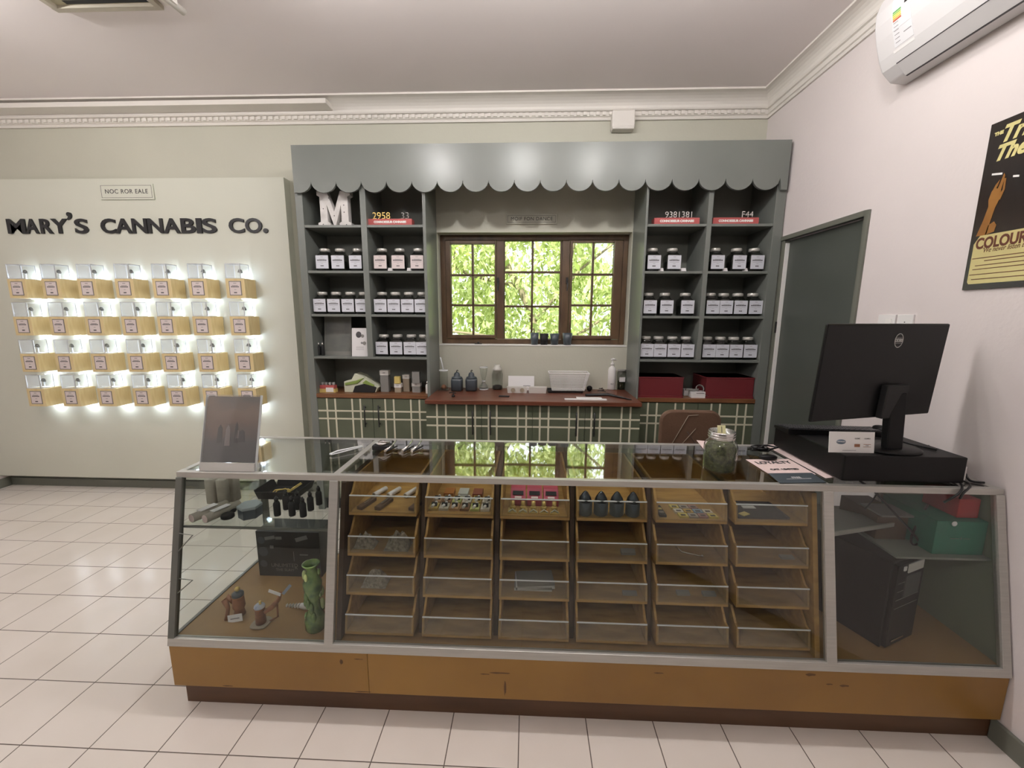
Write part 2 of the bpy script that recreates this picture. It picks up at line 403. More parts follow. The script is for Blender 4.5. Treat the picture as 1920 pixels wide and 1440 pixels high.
# ------------------------------------------------------------------ window
we = empty('window_1', (0, YB+.06, WZ0)); struct(we)
FY = YB+.105; FD = .055
def frame_rect(mb, x0, x1, z0, z1, w_, y0, y1, m_, wt_=None, wb_=None):
    wt_ = wt_ or w_; wb_ = wb_ or w_
    mb.box((x0, y0, z0), (x0+w_, y1, z1), m_); mb.box((x1-w_, y0, z0), (x1, y1, z1), m_)
    mb.box((x0+w_, y0, z0), (x1-w_, y1, z0+wb_), m_); mb.box((x0+w_, y0, z1-wt_), (x1-w_, y1, z1), m_)
def wpt(px, py, Y=FY): return atY(px, py, Y)
FX0, FX1, FZ0, FZ1 = WX0+.001, WX1-.001, WZ0+.003, WZ1-.001
mb = MB(); frame_rect(mb, FX0, FX1, FZ0, FZ1, .042, FY, FY+FD, WINW)
mL0, mL1 = wpt(931, 540).x, wpt(945, 540).x; mR0, mR1 = wpt(1053, 540).x, wpt(1067, 540).x
mb.box((mL0, FY, FZ0+.04), (mL1, FY+FD, FZ1-.04), WINW); mb.box((mR0, FY, FZ0+.04), (mR1, FY+FD, FZ1-.04), WINW)
mb.build('window_frame', we, bevel=.004)
mb = MB(); mb.box((WX0, YB-.004, WZ0-.006), (WX1, FY, WZ0+.0025), WHITE); mb.build('window_sill', we)
def sash(gx0, gx1, gy0, gy1, x0, x1, z0, z1, y0, y1, mun=.018):
    """gx/gy: glazed opening in the photograph; x/z: outer edges of the sash"""
    ym = (y0+y1)/2; p0 = wpt(gx0, gy1, y0); p1 = wpt(gx1, gy0, y0); xi0, xi1, zi0, zi1 = p0.x, p1.x, p0.z, p1.z
    mb = MB(); mb.box((x0, y0, z0), (xi0, y1, z1), WINW); mb.box((xi1, y0, z0), (x1, y1, z1), WINW)
    mb.box((xi0, y0, z0), (xi1, y1, zi0), WINW); mb.box((xi0, y0, zi1), (xi1, y1, z1), WINW)
    xm = (xi0+xi1)/2; mb.box((xm-mun/2, y0+.006, zi0), (xm+mun/2, y1-.006, zi1), WINW)
    for k in (1, 2):
        zz = zi0+(zi1-zi0)*k/3; mb.box((xi0, y0+.006, zz-mun/2), (xi1, y1-.006, zz+mun/2), WINW)
    s = mb.build('sash', we, bevel=.003)
    for i in range(2):
        for j in range(3):
            a, c = (xi0, xm-mun/2) if i == 0 else (xm+mun/2, xi1)
            p = MB(); z_a = zi0+(zi1-zi0)*j/3; z_b = zi0+(zi1-zi0)*(j+1)/3
            p.box((a-.002, ym-.0015, z_a+.002), (c+.002, ym+.0015, z_b-.002), WGLASS)
            p.build('pane', s, fix=False)
cz0, cz1 = FZ0+.043, FZ1-.043
sash(847, 927.5, 457.5, 627.5, FX0+.044, mL0-.002, cz0+.002, cz1-.002, FY-.008, FY+.036)
sash(946, 1052, 444, 637, mL1+.0005, mR0-.0005, cz0-.001, cz1+.001, FY+.012, FY+.045)
sash(1069.5, 1153, 455, 629, mR1+.002, FX1-.044, cz0+.002, cz1-.002, FY-.008, FY+.036)
for px in (934, 1063):
    mb = MB(); p = wpt(px, 525, FY-.008); FH = FY-.008; mb.box((p.x-.008, FY-.020, p.z-.03), (p.x+.008, FY, p.z+.02), BLACK)
    mb.tube([(p.x, FY-.020, p.z-.01), (p.x+.004, FY-.038, p.z-.03), (p.x, FY-.042, p.z-.09)], .005, BLACK); mb.build('window_handle', we, bevel=.001)
p = wpt(896, 643, YB+.02)
mb = MB(); mb.box((p.x-.03, YB+.045, WZ0+.002), (p.x+.03, YB+.07, WZ0+.008), BLACK); mb.ball((p.x, YB+.058, WZ0+.014), .010, BLACK); mb.build('window_stay', we)
# ------------------------------------------------------------------ tree outside
lm = bpy.data.materials.new('leaves'); lm.use_nodes = True; n = lm.node_tree.nodes; l = lm.node_tree.links
for x_ in list(n): n.remove(x_)
out = n.new('ShaderNodeOutputMaterial'); df = n.new('ShaderNodeBsdfDiffuse'); tl = n.new('ShaderNodeBsdfTranslucent'); mxs = n.new('ShaderNodeMixShader'); mxs.inputs[0].default_value = .55
oi = n.new('ShaderNodeNewGeometry'); cr = n.new('ShaderNodeValToRGB'); l.new(oi.outputs['Random Per Island'], cr.inputs['Fac'])
cr.color_ramp.elements[0].color = (.28, .36, .10, 1); cr.color_ramp.elements[1].color = (.84, .89, .52, 1)
l.new(cr.outputs[0], df.inputs[0]); l.new(cr.outputs[0], tl.inputs[0]); l.new(df.outputs[0], mxs.inputs[1]); l.new(tl.outputs[0], mxs.inputs[2]); l.new(mxs.outputs[0], out.inputs['Surface'])
BARK = mat('bark', (120, 112, 90), .9, scale=20, bump=.4)
tr = empty('garden_tree', (0.3, 6.2, 0), 'leafy green garden tree close outside the window', 'tree')
mb = MB()
mb.tube([(.5, 6.3, -.5), (.3, 6.2, .8), (.0, 6.1, 1.7), (-.5, 5.9, 2.6), (-1.2, 5.8, 3.6)], [.07, .06, .05, .04, .02], BARK)
for q in [[(.1, 6.1, 1.5), (.7, 5.9, 2.2), (1.6, 5.7, 2.9)], [(-.2, 6.0, 2.0), (-.8, 5.7, 2.1), (-1.7, 5.5, 2.6)], [(.3, 6.2, 1.0), (1.0, 5.9, 1.5), (1.9, 5.6, 1.8)], [(.2, 6.1, 1.1), (-.7, 5.8, 1.3), (-1.5, 5.6, 1.4)], [(.5, 5.9, 2.0), (.6, 5.6, 2.6), (.9, 5.5, 3.3)], [(-1.4, 5.6, .2), (-1.2, 5.6, 1.4), (-.9, 5.6, 2.8)]]:
    mb.tube(q, [.03, .02, .01], BARK)
mb.build('trunk', tr)
mb = MB(); rr = random.Random(3)
clumps = [(rr.uniform(-2.6, 2.8), rr.uniform(5.2, 8.2), rr.uniform(.2, 3.8), rr.uniform(.25, .6)) for _ in range(230)]
vs = []; fs = []
for cx, cy, cz, r_ in clumps:
    if 1.0 < cx*6/cy < 1.75 and 2.25 < cz < 3.2: continue
    for _ in range(170):
        d = Vector((rr.gauss(0, 1), rr.gauss(0, 1), rr.gauss(0, 1))).normalized()*r_*rr.random()**.4
        c = Vector((cx, cy, cz))+d; L = rr.uniform(.07, .16); Wd = L*.42
        E_ = Euler((rr.uniform(0, 6.3), rr.uniform(0, 6.3), rr.uniform(0, 6.3))).to_matrix()
        k = len(vs)
        for q in ((-L/2, 0, 0), (0, -Wd/2, .006), (L/2, 0, 0), (0, Wd/2, .006)): vs.append(tuple(c + E_ @ Vector(q)))
        fs.append((k, k+1, k+2, k+3))
mb.add(vs, fs, lm); o = mb.build('foliage', tr, fix=False); o['kind'] = 'stuff'
gm_ = mat('lawn', (120, 140, 70), .9, scale=8); mb = MB(); mb.box((-9, YB+.3, -.7), (9, 14, -.6), gm_); struct(mb.build('ground_garden'))
hm = mat('hedge_leaves', (120, 148, 70), .9, scale=14, rgb2=(60, 92, 40), bump=.8, bscale=20)

# ------------------------------------------------------------------ ceiling lamps (counter row placed from its highlights; the others are unseen, added as fill)
lp = empty('ceiling_spotlight', (0, 0, 0), 'x', 'ceiling light')
mb = MB(); mb.lathe([(.05, 0), (.05, -.016), (.02, -.02), (.018, -.03)], WPLAS, seg=24); mb.build('ceiling_rose', lp, world=False)
mb = MB(); mb.ball((0, 0, -.055), .028, LAMPM); mb.build('bulb', lp, world=False)
used = []
names = ['above the counter, leftmost of four', 'above the counter, second of four', 'above the counter, third of four', 'above the counter, nearest the air conditioner', 'added as fill over the open floor on the left', 'added as fill over the left side behind the viewer', 'added as fill behind the viewer, centre left', 'added as fill behind the viewer, right side', 'added as fill in the far rear left corner']
for (x, y), W0, nm in zip(LAMPS, LAMP_W, names):
    first_or_dup(lp, used, (x, y, CEIL), 0, 'bare white ceiling bulb ' + nm, 'ceiling bulbs')
    light('bulb_light', 'POINT', (x, y, CEIL-.125), W0, WARM, .035)

# ------------------------------------------------------------------ shelving wall: two tall units, valance, cabinets
TF = 3.05; ZW = .958
SH = [2.203, 1.882, 1.566, 1.248]; TH = .018
def plaid(mb, x0, x1, z0, z1, y, vx, hz, w_=.0125):
    for v in vx: mb.box((v-w_/2, y-.0012, z0), (v+w_/2, y, z1), CREAM)
    for h in hz: mb.box((x0, y-.0015, h-w_/2), (x1, y, h+w_/2), CREAM)
def handle(mb, x, z0, z1, y):
    mb.tube([(x, y-.024, z0), (x, y-.026, (z0+z1)/2), (x, y-.024, z1)], .0055, BLACK)
    for z in (z0+.02, z1-.02): mb.cyl((x, y, z), (x, y-.024, z), .005, BLACK, 8)
def unit(label, xo0, xi0, d0, d1, xi1, xo1, wtop, doors, vx, hz, handles, zh):
    t = empty('shelving_unit', ((xo0+xo1)/2, 3.2, 0), label, 'shelves')
    for a_, b_ in ((xo0, xi0), (xi1, xo1)):
        mb = MB(); mb.box((a_, TF, 0), (b_, YB, 2.70), GREY); mb.build('side_panel', t, bevel=.002)
    mb = MB(); mb.box((xi0, YB-.012, 0), (xi1, YB-.001, 2.70), GREYD); mb.build('back_panel', t)
    mb = MB(); mb.box((xi0, TF+.01, 2.68), (xi1, YB-.012, 2.70), GREYD); mb.build('top_panel', t)
    mb = MB(); mb.box((d0, TF, SH[3]), (d1, YB-.012, 2.68), GREY); mb.build('divider', t, bevel=.002)
    for i, z in enumerate(SH):
        if i < 3:
            for a_, b_ in ((xi0, d0), (d1, xi1)):
                mb = MB(); mb.box((a_, TF+.004, z-TH), (b_, YB-.012, z), GREY); mb.build('shelf', t, bevel=.0015)
        else:
            mb = MB(); mb.box((xi0, TF+.002, z-TH), (xi1, YB-.012, z), GREY); mb.build('shelf', t, bevel=.0015)
    mb = MB(); mb.box((xi0, TF-.006, ZW-.03), (xi1, YB-.012, ZW), WORKT2); mb.build('worktop', t, bevel=.002)
    mb = MB(); mb.box((xi0, TF+.03, 0), (xi1, TF+.05, .1), BLACKM); mb.build('plinth', t)
    for (a_, b_), vv, hx in zip(doors, vx, handles):
        mb = MB(); mb.box((a_+.002, TF+.002, .1), (b_-.002, TF+.02, ZW-.036), CABG)
        plaid(mb, a_+.002, b_-.002, .1, ZW-.036, TF+.002, vv, hz); d = mb.build('door', t)
        mb = MB(); handle(mb, hx, zh[0], zh[1], TF+.002); h = mb.build('handle', d)
    return t
def X(px, Y=TF, py=780): return atY(px, py, Y).x
def Z(py, px=960, Y=TF): return atY(px, py, Y).z
hzl = [Z(770.4, 640), Z(785.1, 640)]
unit('left grey-green shelving unit of jars with plaid doors beside the wall panel', -1.690, -1.636, -1.219, -1.176, -.768, -.745, ZW,
     [(-1.636, X(700)), (X(700), -.745)], [[X(p) for p in (614.5, 630, 661.5, 676.8)], [X(p) for p in (723.2, 739, 771, 787)]], hzl, [X(686), X(712)], (Z(799, 690), Z(759, 690)))
hzr = [Z(780.5, 1330), Z(795.5, 1330)]
unit('right grey-green shelving unit of jars with plaid doors beside the dark door', .810, .826, 1.235, 1.269, 1.689, 1.755, ZW,
     [(.812, X(1308)), (X(1308), 1.689)], [[X(p) for p in (1214, 1230.5, 1265, 1281)], [X(p) for p in (1332.5, 1348.5, 1381.5, 1397.5)]], hzr, [X(1293), X(1323)], (Z(808, 1300), Z(769, 1300)))
# valance board with the scalloped lower edge
VY = 3.022
zs = atY(960, 359, VY).z; zc = atY(960, 337, VY).z; ztop = 2.728
x0v, x1v = -1.676, 1.739; pit = (1.50675+1.54957)/17; xs = -1.54957; n_s = 18
poly = [(x0v, ztop), (x0v, 2.42), (x0v+.028, 2.42), (x0v+.028, zs+.02)]
for k in range(7): a = -PI/2 + (k/6)*(PI/2)*.86; 
pl = [(x0v, ztop), (x0v, 2.415), (xs-.02-.03, 2.415)]
pts = []
for i in range(-1, n_s):
    cx = xs+pit*(i+.5); R = pit/2
    for k in range(13):
        a = PI + PI*k/12
        x = cx + R*math.cos(a)
        if (i == -1 and x < x0v+.001) or x > 1.699: continue
        z = zc + (zc-zs)*math.sin(a)
        pts.append((x, z))
pl = [(x0v, ztop), (x0v, 2.415), (x0v+.028, 2.415)] + pts + [(1.700, 2.44), (1.700, 2.415), (x1v, 2.415), (x1v, ztop)]
mb = MB()
# the board as a strip of quads so that the concave edge stays clean
low = [(x0v, zs)] + pts + [(1.6995, 2.415), (x1v, 2.415)]
low.sort(key=lambda q: q[0]); vs = []; fs = []
for x, z in low:
    vs += [(x, VY, z), (x, VY, ztop), (x, VY+.018, z), (x, VY+.018, ztop)]
for i in range(len(low)-1):
    a = 4*i; b_ = a+4
    fs += [(a, b_, b_+1, a+1), (a+2, a+3, b_+3, b_+2), (a, a+2, b_+2, b_), (a+1, b_+1, b_+3, a+3)]
fs += [(0, 1, 3, 2), tuple(4*(len(low)-1)+k for k in (0, 2, 3, 1))]
mb.add(vs, fs, GREY)
mb.box((x0v, VY+.018, ztop-.02), (x1v, YB, ztop), GREY)
tag(mb.build('scalloped_valance'), 'long grey-green valance board with scalloped edge over the shelves', 'valance')

# middle base cabinet under the window and its worktop
MY = 2.895
t = empty('base_cabinet', (.03, 3.1, 0), 'low green cabinet of four plaid doors under the window', 'cabinet')
mx0, mx1 = -.744, .809
mb = MB(); mb.box((mx0, MY+.02, .1), (mx1, YB-.002, ZW-.032), CABG); mb.build('carcass', t)
mb = MB(); mb.box((mx0, MY+.06, 0), (mx1, MY+.08, .1), BLACKM); mb.build('plinth', t)
bd = [mx0, X(903, MY), X(998.5, MY), X(1097, MY), mx1]
vxs = [X(790+p/4.571, MY) for p in (135, 211, 387, 461, 576, 646, 826, 899, 1016, 1090, 1268, 1342, 1459, 1532, 1716, 1791)]
hx = [X(790+p/4.571, MY) for p in (442, 592, 1327, 1480)]
hz = [Z(784.6, 1000, MY), Z(800.5, 1000, MY)]
for i in range(4):
    mb = MB(); mb.box((bd[i]+.0015, MY, .1), (bd[i+1]-.0015, MY+.018, ZW-.036), CABG)
    plaid(mb, bd[i]+.0015, bd[i+1]-.0015, .1, ZW-.036, MY, [v for v in vxs if bd[i] < v < bd[i+1]], hz); d = mb.build('door', t)
    mb = MB(); handle(mb, hx[i], Z(814, 950, MY), Z(770, 950, MY), MY); mb.build('handle', d)
mb = MB(); mb.box((-.744, 2.862, ZW-.03), (.809, YB-.001, ZW), WORKT); tag(mb.build('wooden_worktop', bevel=.003), 'reddish-brown wooden worktop on the cabinet under the window', 'worktop')

# ------------------------------------------------------------------ jars
def jar_proto(lab):
    t = empty('label_jar', (0, 0, 0), 'x', 'jar', 'x')
    mb = MB(); mb.lathe([(.046, 0), (.053, .006), (.054, .100), (.050, .116), (.036, .130), (.031, .136), (.031, .146)], JARG, seg=24, sq=.7); mb.build('glass_body', t, world=False)
    mb = MB(); mb.lathe([(.040, .004), (.047, .008), (.047, .070), (.030, .078)], HERBD, seg=16, sq=.7); mb.build('contents', t, world=False)
    mb = MB(); mb.lathe([(.034, .143), (.036, .145), (.036, .162), (.033, .166), (.026, .167)], LIDM, seg=24); mb.build('lid', t, world=False)
    mb = MB(); mb.box((-.047, -.0575, .018), (.047, -.056, .112), lab); y = -.0576
    for z, h, hw, ink in ((.100, .003, .010, INKL), (.083, .003, .022, INKL), (.074, .007, .036, INK), (.064, .002, .034, INKL), (.053, .002, .008, INKL), (.034, .007, .012, INK)):
        nseg = 7 if hw > .02 else 3
        for k in range(nseg):
            xa = -hw + 2*hw*k/nseg; mb.box((xa, y-.0006, z), (xa+2*hw/nseg*.8, y, z+h), ink)
    mb.build('label', t, world=False)
    return t
jp, jw = jar_proto(LABELM), jar_proto(LABELP); uj, uw = [], []
ordn = {2: ['left one of two', 'right one of two'], 3: ['leftmost of three', 'middle one of three', 'rightmost of three'],
        4: ['leftmost of four', 'second of four from the left', 'third of four from the left', 'rightmost of four']}
rows = [('left unit, second shelf, left bay', 1, [603, 631.7, 665.4], 0), ('left unit, second shelf, right bay', 1, [711.9, 745.2, 781], 1),
        ('left unit, third shelf, left bay', 2, [598.4, 624.2, 651.3, 677], 0), ('left unit, third shelf, right bay', 2, [712.2, 737.3, 763.1, 788.5], 0),
        ('left unit, fourth shelf, right bay', 3, [715.6, 741.8, 767.8, 791.5], 0),
        ('right unit, second shelf, left bay', 1, [1227, 1264.9], 0), ('right unit, second shelf, right bay', 1, [1346, 1387.8, 1421.1], 0),
        ('right unit, third shelf, left bay', 2, [1219.3, 1250.7, 1289.3], 0), ('right unit, third shelf, right bay', 2, [1337, 1362.9, 1390, 1417.5], 0),
        ('right unit, fourth shelf, left bay', 3, [1214.5, 1238.5, 1265, 1290.6], 0), ('right unit, fourth shelf, right bay', 3, [1330.8, 1356.4, 1382.1, 1409], 0)]
pys = {1: 484, 2: 568, 3: 648}
for nm, si, xs_, warm in rows:
    z = SH[si]; rz_ = random.Random(len(nm)+si)
    for k, px in enumerate(xs_):
        p = atY(px, pys[si], 3.075); loc = (p.x, 3.132+rz_.uniform(-.003, .006), z)
        lb = ('pink-labelled jar, ' if warm else 'white-labelled jar, ')+nm+', '+ordn[len(xs_)][k]
        first_or_dup(jw if warm else jp, uw if warm else uj, loc, rz_.uniform(-.04, .04), lb, 'labelled jars on the shelves')
# small white price cards
pc = [(924/4.8+540, 503, 1, 'left unit, between first and second warm-label jars'), (1095/4.8+540, 503, 1, 'left unit, between second and third warm-label jars'),
      (310/4.5+1170, 503, 1, 'right unit, right of the first jar'), (500/4.5+1170, 503, 1, 'right unit, right of the second jar'),
      (848/4.5+1170, 505, 1, 'right unit, right bay, after first jar'), (1017/4.5+1170, 505, 1, 'right unit, right bay, after second jar')]
for px, py, si, nm in pc:
    p = atY(px, py, 3.10); mb = MB(); mb.prism([(3.085, SH[si]), (3.115, SH[si]), (3.10, SH[si]+.026)], p.x-.018, p.x+.018, PAPER, 'X')
    tag(mb.build('price_card'), 'tiny white folded price card, '+nm, 'card', 'price cards on the second shelf')

# ------------------------------------------------------------------ top shelf: letter M, red risers
def serifM(W, Hh):
    s_ = .23*W
    return [(0, 0), (.40*W, 0), (.40*W, .10*Hh), (.345*W, .12*Hh), (.345*W, .50*Hh), (.5*W, .0), (.5*W, .0)]
p = atY(572.0+24, 421, 3.12); x0 = atY(598, 400, 3.12).x; x1 = atY(660, 400, 3.12).x; zt_ = 2.203; hh = atY(628, 360, 3.12).z-zt_+.002; W = x1-x0
left = [(0, 0), (.36, 0), (.36, .10), (.29, .13), (.29, .60), (.47, .02), (.53, .02), (.71, .60), (.71, .13), (.64, .10), (.64, 0), (1, 0), (1, .10), (.92, .13), (.92, .84), (1, .88), (1, 1), (.70, 1), (.5, .42), (.30, 1), (0, 1), (0, .88), (.08, .84), (.08, .13), (0, .10)]
DIST = mat('distressed_white', (222, 219, 216), .6, scale=18, rgb2=(196, 192, 188))
mb = MB(); mb.prism([(x0+u*W, zt_+v*hh) for u, v in left], 3.10, 3.155, DIST, 'Y')
for u, v in [(.18, .5), (.36, .8), (.62, .82), (.8, .6), (.8, .4), (.15, .06), (.85, .05), (.5, .3)]: mb.cyl((x0+u*W, 3.101, zt_+v*hh), (x0+u*W, 3.098, zt_+v*hh), .004, INK, 8)
tag(mb.build('letter_m_ornament', bevel=.004), 'white distressed letter M ornament on the top left shelf', 'ornament')
ris = [((690, 772), (701, 728), '2958', (752, 766), '33', 'in left unit'), ((1227, 1312), (1248, 1300), '9381381', None, '', 'in right unit, left bay'), ((1337, 1423), (1391, 1413), 'F44', None, '', 'in right unit, right bay')]
for (a_, b_), (c_, d_), s1, e2, s2, nm in ris:
    yy = 3.085; xa, xb = atY(a_, 412, yy).x, atY(b_, 412, yy).x; z = SH[0]
    t = empty('red_riser', ((xa+xb)/2, 3.12, z), 'red display riser with white lettering on top shelf '+nm, 'display stand', 'red risers on the top shelf')
    mb = MB(); mb.box((xa, yy, z), (xb, yy+.07, z+.048), RED); mb.build('block', t, bevel=.001)
    mb = MB(); addtext(mb, 'CONNOISSEUR CANNABIS', .0205, WHITE, T((xa+xb)/2, yy-.0008, z+.025) @ FACE, bold=.0012, space=.95); mb.build('lettering', t)
    mb = MB(); xc = atY(c_, 400, yy+.03).x; xd = atY(d_, 400, yy+.03).x
    addtext(mb, s1, .068 if len(s1) > 3 and len(s1) < 6 else .058, GOLD if nm == 'in left unit' else CHROME, T((xc+xd)/2, yy+.035, z+.048+.026) @ FACE, depth=.004)
    if s2:
        mb.build('wire_figures', t); mb = MB()
        xe = (atY(e2[0], 400, yy+.03).x+atY(e2[1], 400, yy+.03).x)/2; addtext(mb, s2, .065, KRAFT, T(xe, yy+.035, z+.048+.026) @ FACE, depth=.004)
    mb.build('wire_figures', t)

# ------------------------------------------------------------------ things on the left unit's lower shelves
def bottle(name, loc, r, h, m_, capm, label, cat, group=None, neck=.45, caph=.25, rz=0):
    t = empty(name, loc, label, cat, group)
    mb = MB(); mb.lathe([(r*.92, 0), (r, .004), (r, h*.62), (r*.75, h*.70), (r*neck, h*.74), (r*neck, h*.78)], m_, seg=16); mb.build('body', t, world=False)
    mb = MB(); mb.lathe([(r*neck*1.25, h*.75), (r*neck*1.25, h*.75+h*caph*.6), (r*neck*.7, h*.75+h*caph*.7), (r*neck*.6, h)], capm, seg=14); mb.build('cap', t, world=False)
    return t
for px, nm in ((597.5, 'left'), (605, 'right')):
    p = atY(px, 655, 3.13); bottle('small_bottle', (p.x, 3.13, SH[3]), .014, .105, BLACKM, CHROME, 'tiny dark bottle with silver cap beside the grey print, %s one' % nm, 'bottle', 'tiny bottles on the fourth shelf')
def leaning(name, a_, b_, zb, ht, y, lean, m_, label, cat, th=.004):
    """board leaning back, px range a_..b_ at its foot"""
    xa = atY(a_, 660, y).x; xb = atY(b_, 660, y).x
    t = empty(name, ((xa+xb)/2, y, zb), label, cat); M = T((xa+xb)/2, y, zb) @ RX(-lean); w_ = xb-xa
    mb = MB(); mb.box((-w_/2, 0, 0), (w_/2, th, ht), m_, M); mb.build('board', t); return t, M, w_
PRINT = mat('faded_print', (112, 112, 106), .4, scale=9, rgb2=(84, 88, 84))
t, M, w_ = leaning('grey_print', 608.5, 658.5, SH[3], .30, 3.16, .12, mat('print_backing', (128, 128, 122), .5), 'faded grey print leaning at the back of the fourth shelf', 'picture')
mb = MB(); mb.box((-w_/2+.006, -.001, .03), (w_/2-.006, 0, .294), PRINT, M); mb.build('print', t)
t, M, w_ = leaning('brochure', 659.5, 690, SH[3], .215, 3.085, .12, PAPER, 'white brochure with mushroom sketches leaning on the grey print', 'brochure')
mb = MB()
for (x, z, r, m_) in ((-.01, .165, .022, INK), (.02, .155, .012, KRAFT), (.034, .10, .013, KRAFT), (.014, .102, .008, INKL)): mb.ball((x, -.001, z), r, m_, sc=(1, .05, 1.1), M=M)
for z in (.05, .06, .07): mb.box((-.03, -.001, z), (.03, 0, z+.002), INKL, M)
mb.build('sketches', t)
def wt(px, py): return atZ(px, py, ZW)
# matchbox-like strip of five tubes
p = wt(614, 736)
t = empty('tube_carton', (p.x, p.y+.02, ZW), 'small red, yellow and white carton of grey-capped tubes', 'carton')
mb = MB(); mb.box((p.x-.062, p.y, ZW), (p.x+.062, p.y+.045, ZW+.03), YEL); mb.box((p.x-.058, p.y-.001, ZW+.03), (p.x+.058, p.y+.044, ZW+.058), RED); mb.box((p.x-.01, p.y-.0015, ZW+.004), (p.x+.05, p.y, ZW+.04), WHITE); mb.build('carton', t)
for k in range(4): mb = MB(); xk = p.x-.045+k*.03; mb.cyl((xk, p.y+.02, ZW+.05), (xk, p.y+.02, ZW+.078), .011, KRAFT, 12); mb.build('cap', t)
# crumpled bag
p = wt(680, 734); t = empty('soft_bag', (p.x, p.y, ZW), 'cream and green folded soft bag on the left wooden shelf', 'bag'); rr = random.Random(5)
mb = MB(); pr = [(-.13, 0), (.12, 0), (.14, .04), (.07, .09), (.02, .13), (-.04, .15), (-.07, .10), (-.13, .085)]
mb.prism([(p.x+a_, ZW+b_) for a_, b_ in pr], p.y-.04, p.y+.07, CLOTH, 'Y')
mb.prism([(p.x+a_, ZW+b_*.86) for a_, b_ in [(-.06, .0), (.115, .0), (.13, .05), (.05, .085), (-.04, .06)]], p.y-.052, p.y-.038, BLACKM, 'Y')
mb.prism([(p.x+a_, ZW+b_) for a_, b_ in [(-.12, .055), (-.02, .07), (.04, .12), (-.03, .095), (-.12, .075)]], p.y-.048, p.y-.04, LIME, 'Y')
mb.prism([(p.x+a_, ZW+b_) for a_, b_ in [(.02, .075), (.11, .05), (.12, .062), (.05, .10)]], p.y-.056, p.y-.045, LIME, 'Y')
mb.build('cloth', t, bevel=.012); 
def carton(px, py, w_, d_, h_, m_, band, label, top=None, y_off=0, z0=ZW, name='small_box', group='small grey boxes on the left wooden shelf'):
    p = atZ(px, py, ZW); t = empty(name, (p.x, p.y+d_/2, z0), label, 'box', group)
    mb = MB(); mb.box((p.x-w_/2, p.y, z0), (p.x+w_/2, p.y+d_, z0+h_), m_); mb.build('carton', t, bevel=.001)
    if band:
        mb = MB(); mb.box((p.x-w_/2-.002, p.y-.002, z0+band[0]), (p.x+w_/2+.002, p.y+d_+.002, z0+band[1]), WHITE)
        addtext(mb, 'CBD', .011, INKL, T(p.x, p.y-.0028, z0+(band[0]+band[1])/2) @ FACE); mb.build('band', t)
    return t
carton(721.5, 735, .064, .05, .17, KRAFT, (.135, .172), 'tallest grey box with a white top band')
carton(746, 736, .050, .04, .058, TAUPE, (.04, .072), 'short taupe box with white band under a cream box')
carton(745, 736.5, .042, .036, .055, YEL, None, 'small cream-yellow box standing on a short taupe box', z0=ZW+.0725)
carton(762, 734.5, .050, .04, .135, TAUPE, (.105, .137), 'medium taupe box with a white top band')
carton(780.5, 736, .064, .045, .075, KRAFT, (.05, .076), 'squat grey box with white band below another grey box')
carton(780.5, 737, .058, .042, .092, KRAFT, None, 'plain grey box stacked on a squat banded box', z0=ZW+.0765)
p = wt(799.5, 737.5); bottle('glass_dropper', (-.785, p.y, ZW), .014, .10, WHITE, CHROME, 'little white bottle with chrome top beside the stacked grey boxes', 'bottle')

# ------------------------------------------------------------------ on the middle worktop
def wtz(px, py): return atZ(px, py, ZW)
p = wtz(832, 732)
t = empty('glass_water_pipe', (p.x, p.y, ZW), 'small clear glass water pipe on a square base, left end of worktop', 'water pipe')
mb = MB(); mb.box((p.x-.04, p.y-.03, ZW), (p.x+.04, p.y+.05, ZW+.008), JARC); mb.build('base', t, fix=False)
mb = MB(); mb.lathe([(.034, .008), (.034, .16)], JARC, c=(p.x, p.y+.01, ZW), seg=20, cap=False); mb.build('chamber', t, fix=False)
mb = MB(); mb.lathe([(.036, .158), (.036, .168), (.03, .168)], ACEDGE, c=(p.x, p.y+.01, ZW), seg=20); mb.tube([(p.x, p.y+.01, ZW+.16), (p.x-.012, p.y+.01, ZW+.22), (p.x-.024, p.y+.01, ZW+.27)], .005, ACEDGE); mb.build('mouthpiece', t)
mb = MB(); mb.lathe([(.02, .012), (.022, .03), (.01, .045)], CLAY, c=(p.x, p.y+.01, ZW), seg=14); mb.build('bowl', t)
for px, nm in ((856.5, 'left'), (883.5, 'right')):
    p = wtz(px, 733); t = empty('dark_jar', (p.x, p.y+.02, ZW), 'dark slate ceramic jar with hooked lid, %s one of the pair' % nm, 'jar', 'dark ceramic jars on the worktop')
    mb = MB(); mb.lathe([(.036, 0), (.046, .006), (.047, .085), (.044, .100)], BLUEG, seg=20, sq=.4); mb.build('body', t, world=False)
    mb = MB(); mb.lathe([(.045, .100), (.040, .112), (.024, .118), (.024, .132), (.018, .146), (.006, .152)], BLUEG, seg=20); mb.tube([(0, 0, .15), (-.004, 0, .16), (.004, 0, .168), (.010, 0, .160)], .004, BLACK, 6); mb.build('lid', t, world=False)
p = wtz(906.5, 731.5); t = empty('glass_beaker_pipe', (p.x, p.y+.02, ZW), 'clear hourglass-shaped glass beaker between dark jars and clear jar', 'beaker')
mb = MB(); mb.lathe([(.036, 0), (.040, .006), (.034, .03), (.014, .06), (.011, .075), (.016, .09), (.026, .13), (.034, .185)], JARC, seg=24, cap=False); mb.build('glass_body', t, world=False, fix=False)
mb = MB(); mb.lathe([(.034, .183), (.036, .187), (.034, .189)], ACEDGE, seg=24, cap=False); mb.lathe([(.037, .001), (.041, .006), (.038, .012)], ACEDGE, seg=24, cap=False); mb.lathe([(.013, .068), (.015, .072), (.013, .078)], ACEDGE, seg=20, cap=False); mb.lathe([(.026, .03), (.010, .06)], KRAFT, seg=16, cap=False); mb.build('rims', t, world=False)
